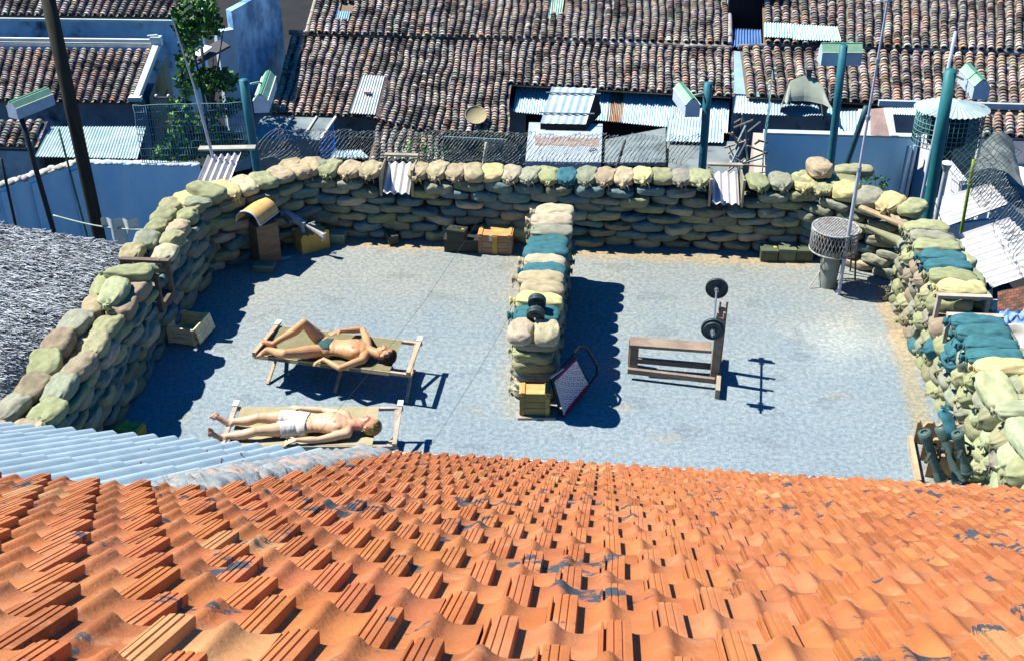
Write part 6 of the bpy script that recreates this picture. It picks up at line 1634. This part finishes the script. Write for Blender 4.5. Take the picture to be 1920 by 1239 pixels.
o1=dict(h=V((.92,-.32,-.02)),f=V((0.05,.30,.95)),hnn=V((0,.3,1)),hnf=V((0,0,1)),thn=1,thf=-1,curln=.55,curlf=.15,
 calfn=V((0,.3,-.9)),calff=V((0.3,0,-.95)),ftn=V((.2,.55,.8)),ftf=V((.3,.1,1)),bign=1,bigf=-1,face=(1.05,.90,.85),chest=(1.02,.96,.9),waist=.085,leg=.085,slant=.10,loose=.002)
build_person('a',J1,'dark haired man in dark green swimming trunks lying on the olive cot, far knee raised',(.74,.42,.20),(.018,.016,.015),(.06,.15,.15),o1)
J2=dict(pelvis=P(562,793,.50),belly=P(590,792,.50),chest=P(624,793,.515),neck=P(660,796,.52),sn=P(651,812,.50),sf=P(648,778,.51),head=P(692,796,.53),
 en=P(596,824,.48),wn=P(556,824,.50),hn=P(535,829,.48),ef=P(606,769,.49),wf=P(564,765,.51),hf=P(545,761,.50),
 ln=P(548,803,.49),kn=P(478,808,.53),an=P(411,820,.47),tn=P(384,806,.60),lf=P(549,784,.49),kf=P(484,783,.53),af=P(424,792,.48),tf=P(394,776,.60))
o2=dict(h=V((.96,-.22,-.02)),f=V((0.02,.22,.96)),hnn=V((0,-.1,1)),hnf=V((0,.1,1)),thn=1,thf=-1,curln=.4,curlf=.2,
 calfn=V((0,0,-1)),calff=V((0,0,-1)),ftn=V((-.9,.1,.5)),ftf=V((-.9,.1,.5)),bign=1,bigf=-1,face=(1.0,.62,.62),chest=(1.0,.80,.76),waist=.10,leg=.17,slant=.03,loose=.010)
build_person('b',J2,'fair haired sunburnt man in white shorts lying on the straw coloured cot',(.88,.60,.38),(.50,.36,.13),(.92,.90,.84),o2)
# pillow under the second cot head end and small things
# ------------------------------------------------------------ which sandbags the photograph shows; the rest become one pile
bpy.context.view_layer.update()
dg=bpy.context.evaluated_depsgraph_get()
cnt={}
cl=V((0,0,CH))
for i in range(0,960,2):
    for j in range(0,620,2):
        u=i*2+1; v=j*2+1
        if v<250 or v>930: continue
        d=ray(u,v).normalized()
        hit,loc,nn,idx,o,mm=sc.ray_cast(dg,cl,d,distance=60)
        if hit and o is not None: cnt[o.name]=cnt.get(o.name,0)+1
BAGS.sort(key=lambda b:-cnt.get(b[0].name,0))
keep=BAGS[:298]; rest=BAGS[298:]
keep=[b for b in keep if cnt.get(b[0].name,0)>0]
kn={b[0].name for b in keep}; rest=[b for b in BAGS if b[0].name not in kn]
seen={}
for k,(o,desc,cn_,tied,col) in enumerate(keep):
    lab=cn_+' '+desc
    if lab in seen: 
        print('DUP',lab)
    seen[lab]=1
    o['label']=lab
    if tied and cnt.get(o.name,0)>=3:
        t=bpy.data.objects.new('tied_neck',TMS[k%4]); COL.objects.link(t); t.parent=o
        s=o.scale
        t.location=(.485,0,0); ts=1.5 if ' on top of' in desc else 1.1; t.scale=(1/s[0]*ts,1/s[1]*ts,1/s[2]*ts); t.color=o.color
print('BAGS',len(BAGS),'kept',len(keep),'min',cnt.get(keep[-1][0].name))
if rest:
    mb=MB(); fm=[]
    allv=[];allf=[];cols=[]
    for o,desc,cn_,tied,col in rest:
        me=o.data; mw=Matrix.LocRotScale(o.location,o.rotation_euler,o.scale); n=len(mb.v)
        mb.v.extend([tuple(mw@v.co) for v in me.vertices])
        c=tuple(o.color)[:3]
        for p in me.polygons:
            mb.f.append(tuple(i+n for i in p.vertices)); mb.sm.append(True); mb.c.append(c)
        if tied:
            tm=TMS[0]; m2=mw@Matrix.LocRotScale(V((.485,0,0)),None,V((1/o.scale[0],1/o.scale[1],1/o.scale[2]))); n=len(mb.v)
            mb.v.extend([tuple(m2@v.co) for v in tm.vertices])
            for p in tm.polygons: mb.f.append(tuple(i+n for i in p.vertices)); mb.sm.append(True); mb.c.append(c)
        bpy.data.objects.remove(o)
    M_bag2=mat('sandbag_cloth_pile',(.9,.9,.9),(.66,.67,.66),scale=5,rough=.95,bump=.35,bscale=120,attr=True,spec=.1)
    o=ob('sandbags',mb,M_bag2,kind='stuff'); o['label']='lower and hidden sandbags filling the cores and outer faces of the terrace walls'; o['category']='sandbags'
# scene check
import collections
print('OBJECTS',len(bpy.data.objects))
